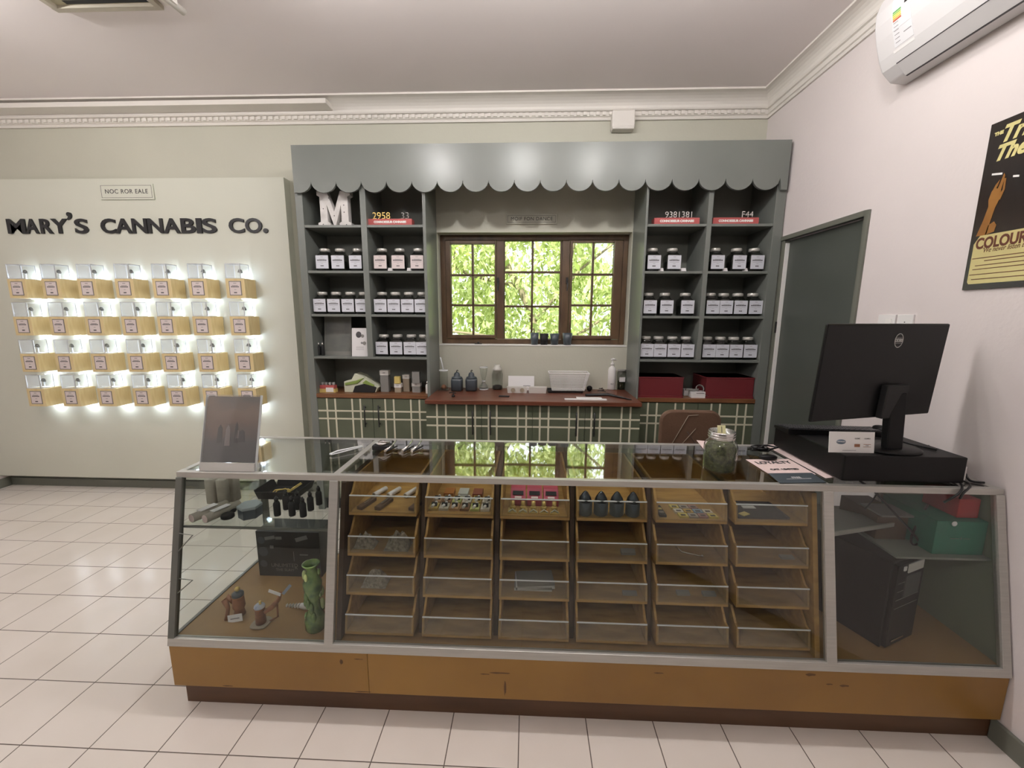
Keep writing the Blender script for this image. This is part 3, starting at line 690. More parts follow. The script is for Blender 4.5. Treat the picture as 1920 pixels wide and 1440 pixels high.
p = wtz(932, 731); t = empty('clear_storage_jar', (p.x, p.y+.03, ZW), 'tall clear glass storage jar with a frosted lid on worktop', 'jar')
mb = MB(); mb.lathe([(.040, 0), (.045, .008), (.045, .13), (.036, .155), (.034, .16)], JARC, seg=24); mb.build('glass_body', t, world=False, fix=False)
mb = MB(); mb.lathe([(.038, .158), (.039, .165), (.036, .178), (.026, .190), (.024, .205)], mat('frosted', (196, 194, 186), .4), seg=24); mb.build('lid', t, world=False)
mb = MB(); mb.lathe([(.036, .004), (.040, .01), (.038, .03), (.02, .036)], HERBD, seg=16); mb.build('contents', t, world=False)
# card and shallow trays
xa, xb = wtz(954, 727).x, wtz(1001, 727).x; yy = 3.27
t = empty('white_notice_card', ((xa+xb)/2, yy, ZW), 'white card standing behind the clear trays on the worktop', 'card')
mb = MB(); mb.prism([(yy+.03, ZW), (yy+.034, ZW), (yy+.064, ZW+.115), (yy+.060, ZW+.115)], xa, xb, PAPER, 'X'); mb.build('card', t)
mb = MB(); mb.box((xb-.09, yy+.035, ZW+.035), (xb-.03, yy+.044, ZW+.040), INKL); mb.build('print_line', t)
def open_tray(mb, x0, x1, y0, y1, z0, h, th, m_, fl=.006):
    mb.box((x0, y0, z0), (x1, y1, z0+th), m_)
    mb.prism([(y0, z0), (y0+th, z0), (y0+th-fl, z0+h), (y0-fl, z0+h)], x0, x1, m_, 'X')
    mb.prism([(y1-th, z0), (y1, z0), (y1+fl, z0+h), (y1-th+fl, z0+h)], x0, x1, m_, 'X')
    mb.prism([(x0, z0), (x0+th, z0), (x0+th-fl, z0+h), (x0-fl, z0+h)], y0, y1, m_, 'Y')
    mb.prism([(x1-th, z0), (x1, z0), (x1+fl, z0+h), (x1-th+fl, z0+h)], y0, y1, m_, 'Y')
FROST = mat('frosted_plastic', (206, 204, 198), .35, var=.02)
for a_, b_, nm in ((950, 988.5, 'left one, holding two brown discs'), (990.5, 1025, 'right one, next to the wire basket')):
    xa, xb = wtz(a_, 738).x, wtz(b_, 738).x; yy = wtz(970, 737).y
    t = empty('shallow_tray', ((xa+xb)/2, yy+.04, ZW), 'shallow white plastic tray before the white card, '+nm, 'tray', 'shallow plastic trays')
    mb = MB(); open_tray(mb, xa+.006, xb-.006, yy, yy+.045, ZW, .048, .003, FROST); mb.build('tray', t)
    if 'discs' in nm:
        for k in (.3, .75): mb = MB(); mb.cyl((xa+(xb-xa)*k, yy-.006, ZW+.024), (xa+(xb-xa)*k, yy-.002, ZW+.024), .017, TAUPE, 16); mb.build('disc', t)
# wire-look basket over a black tray
xa, xb = wtz(1030, 736).x, wtz(1100, 736).x; ya = wtz(1060, 737).y; t = empty('plastic_basket', ((xa+xb)/2, ya+.06, ZW), 'white perforated plastic basket standing in a black tray', 'basket')
hb = .155; y0, y1 = ya+.012, ya+.13; fl = .022
def basket_side(mb, A, B, C_, D_, nx, nz):
    A, B, C_, D_ = map(Vector, (A, B, C_, D_))   # bottom A-B, top D-C
    for i in range(nx+1):
        t_ = i/nx; a = A.lerp(B, t_); b_ = D_.lerp(C_, t_); mb.tube([a, b_], .0016, WPLAS, 4)
    for j in range(nz+1):
        t_ = j/nz; a = A.lerp(D_, t_); b_ = B.lerp(C_, t_); mb.tube([a, b_], .0016 if j < nz else .005, WPLAS, 5)
mb = MB(); zb_ = ZW+.018
c = [(xa+fl, y0, zb_), (xb-fl, y0, zb_), (xb-fl, y1, zb_), (xa+fl, y1, zb_)]; d = [(xa-.004, y0-.012, ZW+hb), (xb+.012, y0-.012, ZW+hb), (xb+.012, y1+.01, ZW+hb), (xa-.004, y1+.01, ZW+hb)]
for i, nx in ((0, 26), (1, 12), (2, 26), (3, 12)):
    j = (i+1) % 4; basket_side(mb, c[i], c[j], d[j], d[i], nx, 12)
mb.box((c[0][0], y0, zb_-.002), (c[1][0], y1, zb_), WPLAS); mb.build('mesh_shell', t, fix=False)
xa, xb = wtz(1029, 740).x, wtz(1094, 740).x; mb = MB(); open_tray(mb, xa, xb, ya-.002, ya+.15, ZW, .014, .003, BLACK, .004)
tag(mb.build('black_tray'), 'flat black tray under the white perforated basket', 'tray')
p = wtz(945, 744); mb = MB(); mb.box((-.040, -.012, 0), (.040, .018, .008), BLACKM, T(p.x, p.y, ZW) @ RZ(-.08)); tag(mb.build('slim_wallet', bevel=.002), 'small slim dark wallet lying on the worktop edge', 'wallet')
p = wtz(850, 744); t = empty('grinder_stand', (p.x, p.y+.02, ZW), 'small black metal tool stand before the dark jars', 'tool')
mb = MB(); mb.tube([(p.x-.03, p.y, ZW+.03), (p.x, p.y, ZW+.034), (p.x+.02, p.y, ZW+.03)], .004, BLACK, 6); mb.tube([(p.x+.002, p.y, ZW+.03), (p.x, p.y, ZW+.01)], .004, BLACK, 6); mb.cyl((p.x, p.y, ZW), (p.x, p.y, ZW+.012), .012, BLACK, 12); mb.build('tool', t)
# papers, phone, cables, pump bottle, jar at the right of the worktop
a = wtz(1059, 750); b_ = wtz(1138, 751); mb = MB(); mb.box((a.x, a.y, ZW), (b_.x, a.y+.035, ZW+.006), PAPER); mb.box((a.x+.09, a.y+.028, ZW+.006), (b_.x-.03, a.y+.075, ZW+.010), WPLAS)
tag(mb.build('paper_stack'), 'small stack of white papers at the front edge of worktop', 'papers')
a = wtz(1098, 743); t = empty('folding_knife', (a.x, a.y, ZW), 'long black cutter tool lying right of the papers', 'tool')
q = wtz(1184, 751); q2 = wtz(1140, 742); mb = MB(); mb.tube([(a.x, a.y, ZW+.008), (q2.x, q2.y, ZW+.008), (q.x, q.y, ZW+.006)], [.012, .013, .004], BLACK, 8); mb.build('body', t)
p = wtz(1105, 733); t = empty('computer_mouse', (p.x, p.y, ZW), 'small black rounded gadget right of the white basket', 'mouse')
mb = MB(); mb.ball((p.x, p.y, ZW+.022), .03, PLASTIC, sc=(.8, .8, .75)); mb.build('body', t)
p = wtz(1127, 736); pts = [(p.x+.035*math.cos(k*.7)*(1-.04*k), p.y+.02*math.sin(k*.7), ZW+.006+.002*k) for k in range(18)]; mb = MB(); mb.tube(pts, .003, BLACK, 6)
tag(mb.build('coiled_cable'), 'coiled thin black cable between gadget and pump bottle', 'cable')
p = wtz(1147, 731); t = empty('pump_bottle', (p.x, p.y+.02, ZW), 'white pump bottle at the right end of the worktop', 'bottle')
mb = MB(); mb.lathe([(.030, 0), (.033, .005), (.033, .165), (.026, .185), (.013, .195), (.013, .205)], WPLAS, seg=24); addtext(mb, 'M.C', .016, INK, T(0, -.0335, .05) @ FACE); mb.build('body', t, world=False)
mb = MB(); mb.lathe([(.015, .203), (.015, .222), (.006, .226), (.006, .250)], WPLAS, seg=16); mb.tube([(-.012, 0, .248), (.006, 0, .256), (.030, 0, .246)], [.009, .009, .006], WPLAS); mb.build('pump', t, world=False)
p = wtz(1165, 731); t = empty('tall_herb_jar', (p.x, p.y+.03, ZW), 'tall glass jar of herb with small label, right of pump bottle', 'jar')
mb = MB(); mb.lathe([(.038, 0), (.042, .006), (.042, .145), (.036, .155)], JARG, seg=24); mb.build('glass_body', t, world=False, fix=False)
mb = MB(); mb.lathe([(.030, .004), (.034, .01), (.034, .075), (.02, .08)], HERB, seg=16); mb.build('contents', t, world=False)
mb = MB(); mb.lathe([(.040, .153), (.040, .168), (.036, .170)], KRAFT, seg=24); mb.build('lid', t, world=False)
mb = MB(); mb.box((-.024, -.045, .07), (.024, -.043, .108), PAPER); mb.build('label', t, world=False)
# four grey pots on the sill
for px, w0, w1, nm, m_ in ((1002, 15, 12, 'leftmost', BLUEG), (1020, 15, 13, 'second, darkest', BLACKM), (1039.5, 16, 13, 'third', BLUEG), (1063.5, 17, 14, 'rightmost', BLUEG)):
    p = atY(px, 645, YB+.035); pxm = (atY(px+1, 645, YB).x-atY(px, 645, YB).x); h_ = .098 if nm == 'leftmost' or nm == 'rightmost' else .092
    mb = MB(); mb.lathe([(w1*pxm/2*1.0, 0), (w0*pxm/2*1.12, h_), (w0*pxm/2*1.0, h_), (w1*pxm/2*.85, .01)], m_, c=(p.x, YB+.035, WZ0+.003), seg=20, cap=True)
    mb.add([], [], m_); tag(mb.build('tapered_pot'), 'small tapered slate pot on the window sill, %s of four' % nm, 'pot', 'pots on the window sill')
# plaques
def plaque(x0, x1, z0, z1, y, s_, size, nm, lab, col, mul):
    t = empty(nm, ((x0+x1)/2, y, z0), lab, 'sign'); mb = MB(); mb.box((x0, y-.012, z0), (x1, y, z1), col); mb.build('board', t, bevel=.002)
    mb = MB(); e = .012
    for q in (((x0+e, z0+e), (x1-e, z0+e+.002)), ((x0+e, z1-e-.002), (x1-e, z1-e)), ((x0+e, z0+e), (x0+e+.002, z1-e)), ((x1-e-.002, z0+e), (x1-e, z1-e))): mb.box((q[0][0], y-.013, q[0][1]), (q[1][0], y-.012, q[1][1]), mul)
    addtext(mb, s_, size, mul, T((x0+x1)/2, y-.0128, (z0+z1)/2) @ FACE, space=1.12); mb.build('lettering', t)
a = atY(949, 421, YB); b_ = atY(1045, 402, YB); plaque(a.x, b_.x, a.z, b_.z+.003, YB, 'MOIF FON DANCE', .036, 'small_plaque', 'pale small plaque on the wall above the window', WALLB, INK)
a = atY(192, 375, YP); b_ = atY(288, 345, YP); plaque(a.x, b_.x, a.z, b_.z, YP, 'NOC ROR EALE', .046, 'panel_plaque', 'cream framed plaque near the top of the wall panel', PANEL, INK)

# ------------------------------------------------------------------ right unit bottom shelf
def mbox(x0, x1, y0, y1, h, nm, rz_=0):
    t = empty('maroon_box', ((x0+x1)/2, (y0+y1)/2, ZW), nm, 'box', 'maroon boxes on the right wooden shelf')
    mb = MB(); mb.box((x0, y0, ZW), (x1, y1, ZW+h), MAROON); mb.build('body', t, bevel=.002)
    mb = MB(); mb.box((x0-.003, y0-.003, ZW+h-.01), (x1+.003, y1+.003, ZW+h), MAROON); mb.build('lid', t, bevel=.002)
    mb = MB(); mb.box((x0, y0-.010, ZW), (x1, y0, ZW+.016), MAROON); mb.build('front_lip', t)
mbox(.830, atY(1281, 730, 3.07).x, 3.075, 3.30, atY(1240, 707, 3.075).z-ZW, 'maroon box at the left end of the right wooden shelf')
mbox(atY(1324, 730, 3.07).x, 1.683, 3.075, 3.33, atY(1380, 708, 3.075).z-ZW, 'larger maroon box at the right end of the wooden shelf')
a = atY(1294, 744, 3.085); t = empty('small_white_box', (a.x+.05, 3.1, ZW), 'small white carton between the two maroon boxes', 'box')
mb = MB(); mb.box((a.x+.005, 3.075, ZW), (a.x+.125, 3.14, ZW+.022), WPLAS); mb.box((a.x+.005, 3.076, ZW+.023), (a.x+.125, 3.139, ZW+.046), WPLAS); mb.box((a.x+.04, 3.0745, ZW+.034), (a.x+.10, 3.076, ZW+.038), INK); mb.build('carton', t, bevel=.001)
mb = MB(); mb.box((a.x-.02, 3.16, ZW), (a.x+.06, 3.21, ZW+.05), WPLAS); tag(mb.build('white_packet', bevel=.002), 'plain white packet behind the small white carton', 'packet')
mb = MB(); mb.lathe([(.026, 0), (.030, 0), (.030, .018), (.026, .018), (.026, 0)], KRAFT, M=T(a.x+.075, 3.105, ZW+.066) @ RX(PI/2-.5) @ T(0, 0, -.009), cap=False); mb.prism([(a.x-.03, ZW+.050), (a.x+.06, ZW+.055), (a.x+.07, ZW+.063), (a.x-.03, ZW+.062)], 3.10, 3.118, KRAFT, 'Y')
tag(mb.build('strap_roll'), 'light grey rolled strap lying on the small white carton', 'strap')

# ------------------------------------------------------------------ chair behind the counter
CY = 2.45; xa, xb = atY(1237, 810, CY).x, atY(1352, 810, CY).x; zt_ = atY(1290, 770, CY).z; W = xb-xa; cx = (xa+xb)/2
t = empty('stool_chair', (cx, CY+.15, 0), 'brown leather chair back seen behind the glass counter', 'chair')
out = [(-W/2, 0)]
for k in range(7): a = PI - k/6*PI/2; out.append((-W/2+.07+.07*math.cos(a), .33+.07*math.sin(a)))
for k in range(7): a = PI/2 - k/6*PI/2; out.append((W/2-.07+.07*math.cos(a), .33+.07*math.sin(a)))
out.append((W/2, 0)); mb = MB(); mb.prism([(cx+x, zt_-.40+z) for x, z in out], CY, CY+.035, LEATHER, 'Y'); mb.build('backrest', t, bevel=.012)
mb = MB(); z0 = zt_-.40
mb.tube([(cx-.13, CY-.002, z0+.14), (cx-.02, CY-.004, z0+.37), (cx+.04, CY-.004, z0+.375)], .0022, TAUPE, 5); mb.tube([(cx-.07, CY-.002, z0+.16), (cx+.03, CY-.003, z0+.29)], .0018, TAUPE, 5); mb.tube([(cx-.02, CY-.003, z0+.27), (cx+.06, CY-.003, z0+.16)], .0014, INK, 5); mb.build('stitching', t)
mb = MB(); mb.box((cx-.19, CY-.02, .60), (cx+.19, CY+.36, .66), LEATHER); mb.build('seat', t, bevel=.02)
mb = MB(); mb.box((cx-.03, CY+.034, .58), (cx+.03, CY+.05, zt_-.1), BLACK); mb.build('back_bracket', t)
for sx in (-1, 1):
    for sy in (0, 1):
        mb = MB(); mb.cyl((cx+sx*.16, CY+.02+sy*.30, .60), (cx+sx*.20, CY-.02+sy*.38, 0), .014, BLACK, 10); mb.build('leg', t)
mb = MB(); 
for q in (((-.18, 0), (.18, 0)), ((.18, 0), (.18, .34)), ((.18, .34), (-.18, .34)), ((-.18, .34), (-.18, 0))): mb.cyl((cx+q[0][0], CY+q[0][1], .22), (cx+q[1][0], CY+q[1][1], .22), .008, BLACK, 8)
mb.build('footrest', t)

# ------------------------------------------------------------------ wall panel: lettering
lx = [('M', 10, 44, 'first letter, at the far left'), ('A', 44, 68, 'second letter of the first word'), ('R', 72, 95, 'the only letter R'), ('Y', 93, 124, 'the only letter Y'), ("\u2019", 125, 134, 'the apostrophe'), ('S', 137, 162, 'closing the first word'),
      ('C', 186, 214, 'opening the middle word'), ('A', 213, 244, 'first A of the middle word'), ('N', 245, 273, 'left one of the double N'), ('N', 275, 303, 'right one of the double N'), ('A', 304, 335, 'second A of the middle word'), ('B', 337, 364, 'the only letter B'), ('I', 366, 376, 'the only letter I'), ('S', 377, 404, 'closing the middle word'),
      ('C', 427, 456, 'first letter of the last word'), ('O', 458, 489, 'the only letter O'), ('.', 491, 500, 'the full stop at the end')]
LBK = mat('sign_black', (26, 27, 29), .4)
ztx = atY(250, 409, YP-.02).z; zbx = atY(250, 437, YP-.02).z; Hc = ztx-zbx
for ch, a_, b_, nm in lx:
    zc_ = 0
    X0 = atY(a_, 423, YP-.02).x; X1 = atY(b_, 423, YP-.02).x
    v, f = text(ch, 1.0, .5, bold=.024); xs_ = [q[0] for q in v]; ys_ = [q[1] for q in v]
    if ch == "\u2019": z0, z1 = atY(130, 412, YP-.02).z, atY(130, 397, YP-.02).z
    elif ch == '.': z0 = zbx; z1 = zbx+.036
    else: z0, z1 = zbx, ztx
    ux = (X1-X0)/(max(xs_)-min(xs_)); uy = (z1-z0)/(max(ys_)-min(ys_))
    mb = MB(); mb.add([((q[0]-min(xs_))*ux+X0, YP-.006-q[2]*.012, (q[1]-min(ys_))*uy+z0) for q in v], f, LBK)
    tag(mb.build('sign_letter'), 'raised black sign %s on the wall panel, %s' % ({"\u2019": 'apostrophe', '.': 'full stop'}.get(ch, 'letter '+ch), nm), 'letter', 'raised sign letters on the wall panel')

# ------------------------------------------------------------------ display blocks
BD = .133
rowy = [(523.5, 559), (593, 629), (663, 697.5), (726, 762)]
colx = [[16, 80, 147, 217, 287, 354, 424], [27, 94, 161, 229, 296, 362, 432], [40, 105, 172, 240, 305, 372, 441], [52, 117, 184, 250, 316, 381, 447]]
BW = .152; BH = .149
proto = empty('display_block', (0, 0, 0), 'x', 'display block', 'x')
mb = MB(); mb.box((-BW/2, -BD, 0), (BW/2, 0, BH), BLOCK); mb.build('wooden_block', proto, world=False, bevel=.0015)
mb = MB(); mb.box((-.049, -BD-.002, .020), (.049, -BD, .130), PLATE); mb.box((-.043, -BD-.003, .026), (.043, -BD-.002, .124), LABELP)
for z, hw, h in ((.112, .012, .003), (.094, .024, .003), (.083, .032, .007), (.064, .008, .002), (.038, .012, .008)):
    for k in range(5): xa = -hw+2*hw*k/5; mb.box((xa, -BD-.0036, z), (xa+hw*.33, -BD-.003, z+h), INK)
mb.build('label_plate', proto, world=False)
AH = .115; mb = MB(); a0, a1, y0, y1, zb_ = -BW/2+.003, BW/2-.028, -BD+.004, -.026, BH
mb.box((a0, y0, zb_), (a1, y0+.002, zb_+AH), ACRYL); mb.box((a0, y0, zb_), (a0+.002, y1, zb_+AH), ACRYL); mb.box((a1-.002, y0, zb_), (a1, y1, zb_+AH), ACRYL); mb.box((a0, y0, zb_+AH-.002), (a1, y1, zb_+AH), ACRYL); c_ = mb.build('clear_case', proto, world=False, fix=False)
mb = MB(); e = .005
for (x, y) in ((a0, y0), (a1-e, y0), (a0, y1-e), (a1-e, y1-e)): mb.box((x, y, zb_), (x+e, y+e, zb_+AH), ACEDGE)
for z in (zb_, zb_+AH-e):
    for y in (y0, y1-e): mb.box((a0, y, z), (a1, y+e, z+e), ACEDGE)
    for x in (a0, a1-e): mb.box((x, y0, z), (x+e, y1, z+e), ACEDGE)
mb.build('case_edges', c_, world=False)
mb = MB(); mb.lathe([(.020, BH), (.020, BH+.004), (.004, BH+.008), (.0035, BH+.05)], ACEDGE, c=(0, -.06, 0), seg=14); mb.build('stand', proto, world=False)
mb = MB(); mb.ball((0, -.062, BH+.063), .013, HERBD, sc=(1.1, .9, 1.2)); mb.ball((-.010, -.066, BH+.056), .008, CHROME, sc=(1.2, .9, .8)); mb.ball((.011, -.062, BH+.055), .008, HERBD); mb.build('bud', proto, world=False)
mb = MB(); mb.box((-.04, -.045, BH), (.04, -.020, BH+.004), LED); mb.build('top_lamp', proto, world=False)
mb = MB(); mb.box((-.035, -.026, -.004), (.035, -.010, 0), LED); mb.build('under_lamp', proto, world=False)
used = []
rn = ['top row', 'second row', 'third row', 'bottom row']; cn_ = ['leftmost', 'second from the left', 'third from the left', 'middle', 'third from the right', 'second from the right', 'rightmost']
for i in range(4):
    for j in range(7):
        q = atY(colx[i][j], sum(rowy[i])/2, YP-BD); q2 = atY(colx[i][j]+ (30 if j < 3 else 33), rowy[i][1], YP-BD)
        loc = (q.x+BW/2, YP-.0005, q2.z)
        first_or_dup(proto, used, loc, 0, 'pale wooden display block under a lit clear case, %s, %s' % (rn[i], cn_[j]), 'lit display blocks on the wall panel')
        light('block_lamp', 'POINT', (loc[0]+.035, YP-.055, loc[2]-.022), .40, (.70, .82, 1), .018)
        light('block_top_lamp', 'POINT', (loc[0]+.03, YP-.055, loc[2]+BH+.03), .42 if i == 0 else .14, (.70, .82, 1), .018)

# ------------------------------------------------------------------ the glass display counter
KX0, KX1 = -1.394, 1.755; ZB, ZTOP = .28, .94; YB0, YT0, YBK = 1.35, 1.49, 1.985; SL = (YT0-YB0)/(ZTOP-ZB)
MUL = [(-.772, -.738), (1.108, 1.144)]
cnt = empty('display_counter', (.18, 1.65, 0), 'long glass-topped display counter on an ochre laminate base', 'counter')
mb = MB(); mb.box((-1.371, 1.381, 0), (1.752, 1.93, .10), BROWN); mb.build('kickboard', cnt)
OC = OCHRE; mb = MB()
segs = [KX0, atY(690, 1260, 1.357).x, KX1]
for a_, b_ in zip(segs[:-1], segs[1:]): mb.box((a_+(.0012 if a_ > KX0 else 0), 1.357, .098), (b_, YBK-.005, ZB), OC)
mb.build('laminate_base', cnt, bevel=.0012)
SMUD = mat('scuff_mark', (92, 64, 32), .6, var=.2, scale=40)
mb = MB()
for (px, py, w_, h_) in ((427, 1286, 14, 2.2), (680, 1297, 22, 2), (937, 1262, 26, 3), (1235, 1262, 12, 2), (1255, 1331, 16, 2.2), (1520, 1265, 12, 5), (1583, 1286, 11, 4), (1555, 1283, 8, 2.5), (640, 1241, 4, 9), (672, 1236, 12, 1.5), (947, 1290, 3, 26), (909, 1264, 12, 2)):
    q = atY(px, py, 1.3565); sx = w_*.0016; sz = h_*.0012
    mb.add([(q.x+sx*math.cos(k*PI/5), 1.3565, max(.101, q.z+sz*math.sin(k*PI/5)*(1+.3*math.sin(k*3)))) for k in range(10)], [tuple(range(10))], SMUD)
mb.build('scuff_marks', cnt)
mb = MB(); mb.box((KX0+.004, YB0+.012, ZB), (KX1-.002, YBK-.008, .30), BASEW); mb.build('case_floor', cnt)
def slant(mb, x0, x1, z0, z1, t0, t1, m_):
    """member following the sloping front; t0..t1 = depth behind the outer face"""
    y = lambda z: YB0+SL*(z-ZB)
    mb.prism([(y(z0)+t0, z0), (y(z1)+t0, z1), (y(z1)+t1, z1), (y(z0)+t1, z0)], x0, x1, m_, 'X')
mb = MB(); slant(mb, KX0, KX1, ZB, ZB+.030, 0, .022, ALU); mb.box((KX0, YT0, ZTOP-.024), (KX1, YT0+.022, ZTOP), ALU); mb.build('front_rails', cnt, bevel=.0015)
mb = MB(); mb.box((KX0, YBK-.026, ZTOP-.024), (KX1, YBK, ZTOP), ALU); mb.box((KX0, YBK-.022, ZB), (KX1, YBK, ZB+.026), ALU); mb.build('back_rails', cnt, bevel=.0015)
for a_, b_, m_ in ((KX0, KX0+.026, ALUD), (KX1-.03, KX1, ALU)):
    mb = MB(); slant(mb, a_, b_, ZB+.028, ZTOP-.022, 0, .022, m_); mb.box((a_, YBK-.022, ZB+.02), (b_, YBK, ZTOP-.022), m_)
    mb.box((a_, YT0+.02, ZTOP-.022), (b_-.002, YBK-.024, ZTOP), ALU)
    if m_ is ALUD: mb.box((KX0, YB0+.02, ZB), (KX0+.014, YBK-.02, ZB+.024), ALUD)
    mb.build('end_frame', cnt, bevel=.001)
for a_, b_ in MUL:
    mb = MB(); slant(mb, a_, b_, ZB+.028, ZTOP-.022, 0, .02, ALU); mb.box((a_+.006, YT0+.02, ZTOP-.020), (b_-.002, YBK-.024, ZTOP), ALU); mb.box((a_, YBK-.022, ZB+.02), (b_, YBK, ZTOP-.022), ALUD); mb.build('mullion', cnt, bevel=.001)
bays = [(KX0+.026, MUL[0][0]), (MUL[0][1], MUL[1][0]), (MUL[1][1], KX1-.03)]
for a_, b_ in bays:
    mb = MB(); slant(mb, a_, b_, ZB+.030, ZTOP-.024, .010, .014, GLASS); mb.build('front_glass', cnt, fix=False)
    mb = MB(); mb.box((a_-(.003), YT0+.022, ZTOP-.007), (b_+.003, YBK-.026, ZTOP-.002), GLASST); mb.build('top_glass', cnt, fix=False)
mb = MB(); y_ = lambda z: YB0+SL*(z-ZB)
mb.prism([(y_(ZB+.03)+.022, ZB+.03), (y_(ZTOP-.022)+.022, ZTOP-.022), (YBK-.022, ZTOP-.022), (YBK-.022, ZB+.03)], KX0+.006, KX0+.010, GLASS, 'X'); mb.build('end_glass', cnt, fix=False)
mb = MB(); mb.prism([(y_(.30)+.024, .30), (y_(ZTOP-.022)+.024, ZTOP-.022), (YBK-.022, ZTOP-.022), (YBK-.022, .30)], KX1-.012, KX1-.004, mat('end_panel', (120, 128, 108), .6), 'X'); mb.build('end_panel', cnt)
ZS = .720
mb = MB(); mb.box((KX0+.014, 1.468, ZS), (MUL[0][0]-.004, 1.93, ZS+.006), GLASS); mb.build('glass_shelf', cnt, fix=False)
mb = MB()
mb.box((KX0+.014, 1.461, ZS-.002), (MUL[0][0]-.004, 1.468, ZS+.006), ALUD); mb.build('shelf_edge_strip', cnt)
for py0, py1, nm in ((1000, 1035, 'a'), (1085, 1112, 'b')):
    mb = MB(); a = atX(336, py0, KX0+.03); b_ = atX(333, py1, KX0+.03); mb.tube([(a.x, a.y, a.z), (a.x+.045, a.y+.01, a.z-.012), (b_.x, b_.y, b_.z)], .0022, ALUD, 6); mb.build('shelf_bracket', cnt)

# rack with the sloping column of trays
RX0, RX1 = -.738, 1.108
rk = empty('tray_rack', ((RX0+RX1)/2, 1.7, .30), 'brown wooden rack inside the counter holding the tilted tray columns', 'rack')
cols = [(-.714, -.432), (-.404, -.130), (-.105, .171), (.196, .470), (.503, .773), (.801, 1.078)]
rowz = [.770, .614, .466, .318]; rowY = [1.496, 1.462, 1.430, 1.398]
ups = [RX0+.010] + [(cols[i][1]+cols[i+1][0])/2 for i in range(5)] + [RX1-.015]
for i, x in enumerate(ups):
    w_ = .008 if 0 < i < 6 else .009
    mb = MB(); yy = lambda z: YB0+SL*(z-ZB)+(.085 if 0 < i < 6 else .03)
    mb.prism([(yy(.302), .302), (yy(.90), .90), (1.93, .90), (1.93, .302)], x-w_, x+w_, RACKW if i < 6 else PINE, 'X'); mb.build('upright', rk)
mb = MB(); mb.box((RX0+.001, 1.93, .302), (RX1-.006, 1.945, .90), RACKW); mb.build('back_board', rk)
mb = MB()
for j, z in enumerate(rowz):
    for i, (a_, b_) in enumerate(cols): mb.box((ups[i]+.008, rowY[j]+.10, z-.006), (a_+.012, 1.93, z), RACKW); mb.box((b_-.012, rowY[j]+.10, z-.006), (ups[i+1]-.008, 1.93, z), RACKW)
mb.build('runners', rk)
TW, TDp, TH_ = .272, .425, .078
tp = empty('display_tray', (0, 0, 0), 'x', 'tray', 'x')
mb = MB(); mb.box((-TW/2, .004, 0), (TW/2, TDp, .014), PINE); mb.build('bottom_board', tp, world=False)
for s_ in (-1, 1):
    mb = MB(); x0, x1 = (-TW/2, -TW/2+.009) if s_ < 0 else (TW/2-.009, TW/2)
    mb.prism([(.004, .014), (.016, TH_), (.035, TH_+.004), (.075, .128), (.11, .136), (TDp, .136), (TDp, .014)], x0, x1, PINE, 'X'); mb.build('side_board', tp, world=False, bevel=.001)
mb = MB(); mb.box((-TW/2+.009, TDp-.01, .014), (TW/2-.009, TDp, .136), PINE); mb.build('back_board', tp, world=False)
mb = MB(); mb.prism([(.001, .012), (.003, .012), (.014, TH_), (.012, TH_)], -TW/2+.002, TW/2-.002, ACRYH, 'X'); fp = mb.build('clear_front', tp, world=False, fix=False)
mb = MB(); mb.prism([(.011, TH_-.001), (.015, TH_-.001), (.015, TH_+.003), (.011, TH_+.003)], -TW/2+.002, TW/2-.002, ACEDGE, 'X'); mb.build('front_edge', fp, world=False)
used = []; rn = ['top row', 'second row', 'third row', 'bottom row']; cn2 = ['leftmost column', 'second column', 'third column', 'fourth column', 'fifth column', 'rightmost column']
for j in range(4):
    for i in range(6):
        first_or_dup(tp, used, ((cols[i][0]+cols[i][1])/2, rowY[j], rowz[j]), 0, 'wooden display tray with clear front, %s, %s' % (rn[j], cn2[i]), 'display trays in the counter')
def inz(j): return rowz[j]+.0145
def tz(px, py, j=0): return atZ(px, py, inz(j))

# contents of the top row of trays
for k, (px, py) in enumerate(((357, 440), (455, 438), (570, 452))):
    a = tz(620+(px-22)/4, 800+(py+30)/4+.5); mb = MB(); a = Vector((-.655+.062*k+(.012 if k == 2 else 0), 1.63, inz(0)+.012)); mb.cyl(a, a+Vector((.028, .07, .0)), .0105, WPLAS, 14); mb.cyl(a-Vector((.001, .0025, 0)), a, .008, TAUPE, 12)
    tag(mb.build('white_roll'), 'white paper roll at the back of the top left tray, %s of three' % ['left', 'middle', 'right'][k], 'roll', 'white rolls in the top left tray')
for k, x in enumerate((-.672, -.600, -.462)):
    mb = MB(); mb.box((-.013, 0, 0), (.013, .095, .014), LEATHER, T(x, 1.515, inz(0)) @ RZ(-.28)); mb.box((-.004, .03, .014), (.004, .08, .019), CHROME, T(x, 1.515, inz(0)) @ RZ(-.28))
    tag(mb.build('pocket_pipe', bevel=.002), 'brown pocket pipe with silver strip in the top left tray, %s of three' % ['left', 'middle', 'right'][k], 'pipe', 'pocket pipes in the top left tray')
MIX = [('amber', (176, 112, 56)), ('silver', (190, 190, 186)), ('rust', (136, 70, 54)), ('olive', (150, 150, 80)), ('cream', (206, 196, 160))]
for k, (nm, c_) in enumerate(MIX[:3]):
    mb = MB(); x = -.335+.062*k; mm_ = mat('tin_'+nm, c_, .35, metal=.3); mb.box((x-.021, 1.64, inz(0)), (x+.021, 1.70, inz(0)+.022), mm_); mb.box((x-.015, 1.639, inz(0)+.006), (x+.015, 1.64, inz(0)+.016), PAPER if k == 1 else GOLD)
    tag(mb.build('small_tin', bevel=.003), 'small %s tin at the back of the top tray, second column' % nm, 'tin', 'small tins in the second tray')
pal = [(186, 160, 84), (196, 186, 170), (180, 140, 100), (140, 100, 70), (190, 196, 120), (206, 200, 190)]
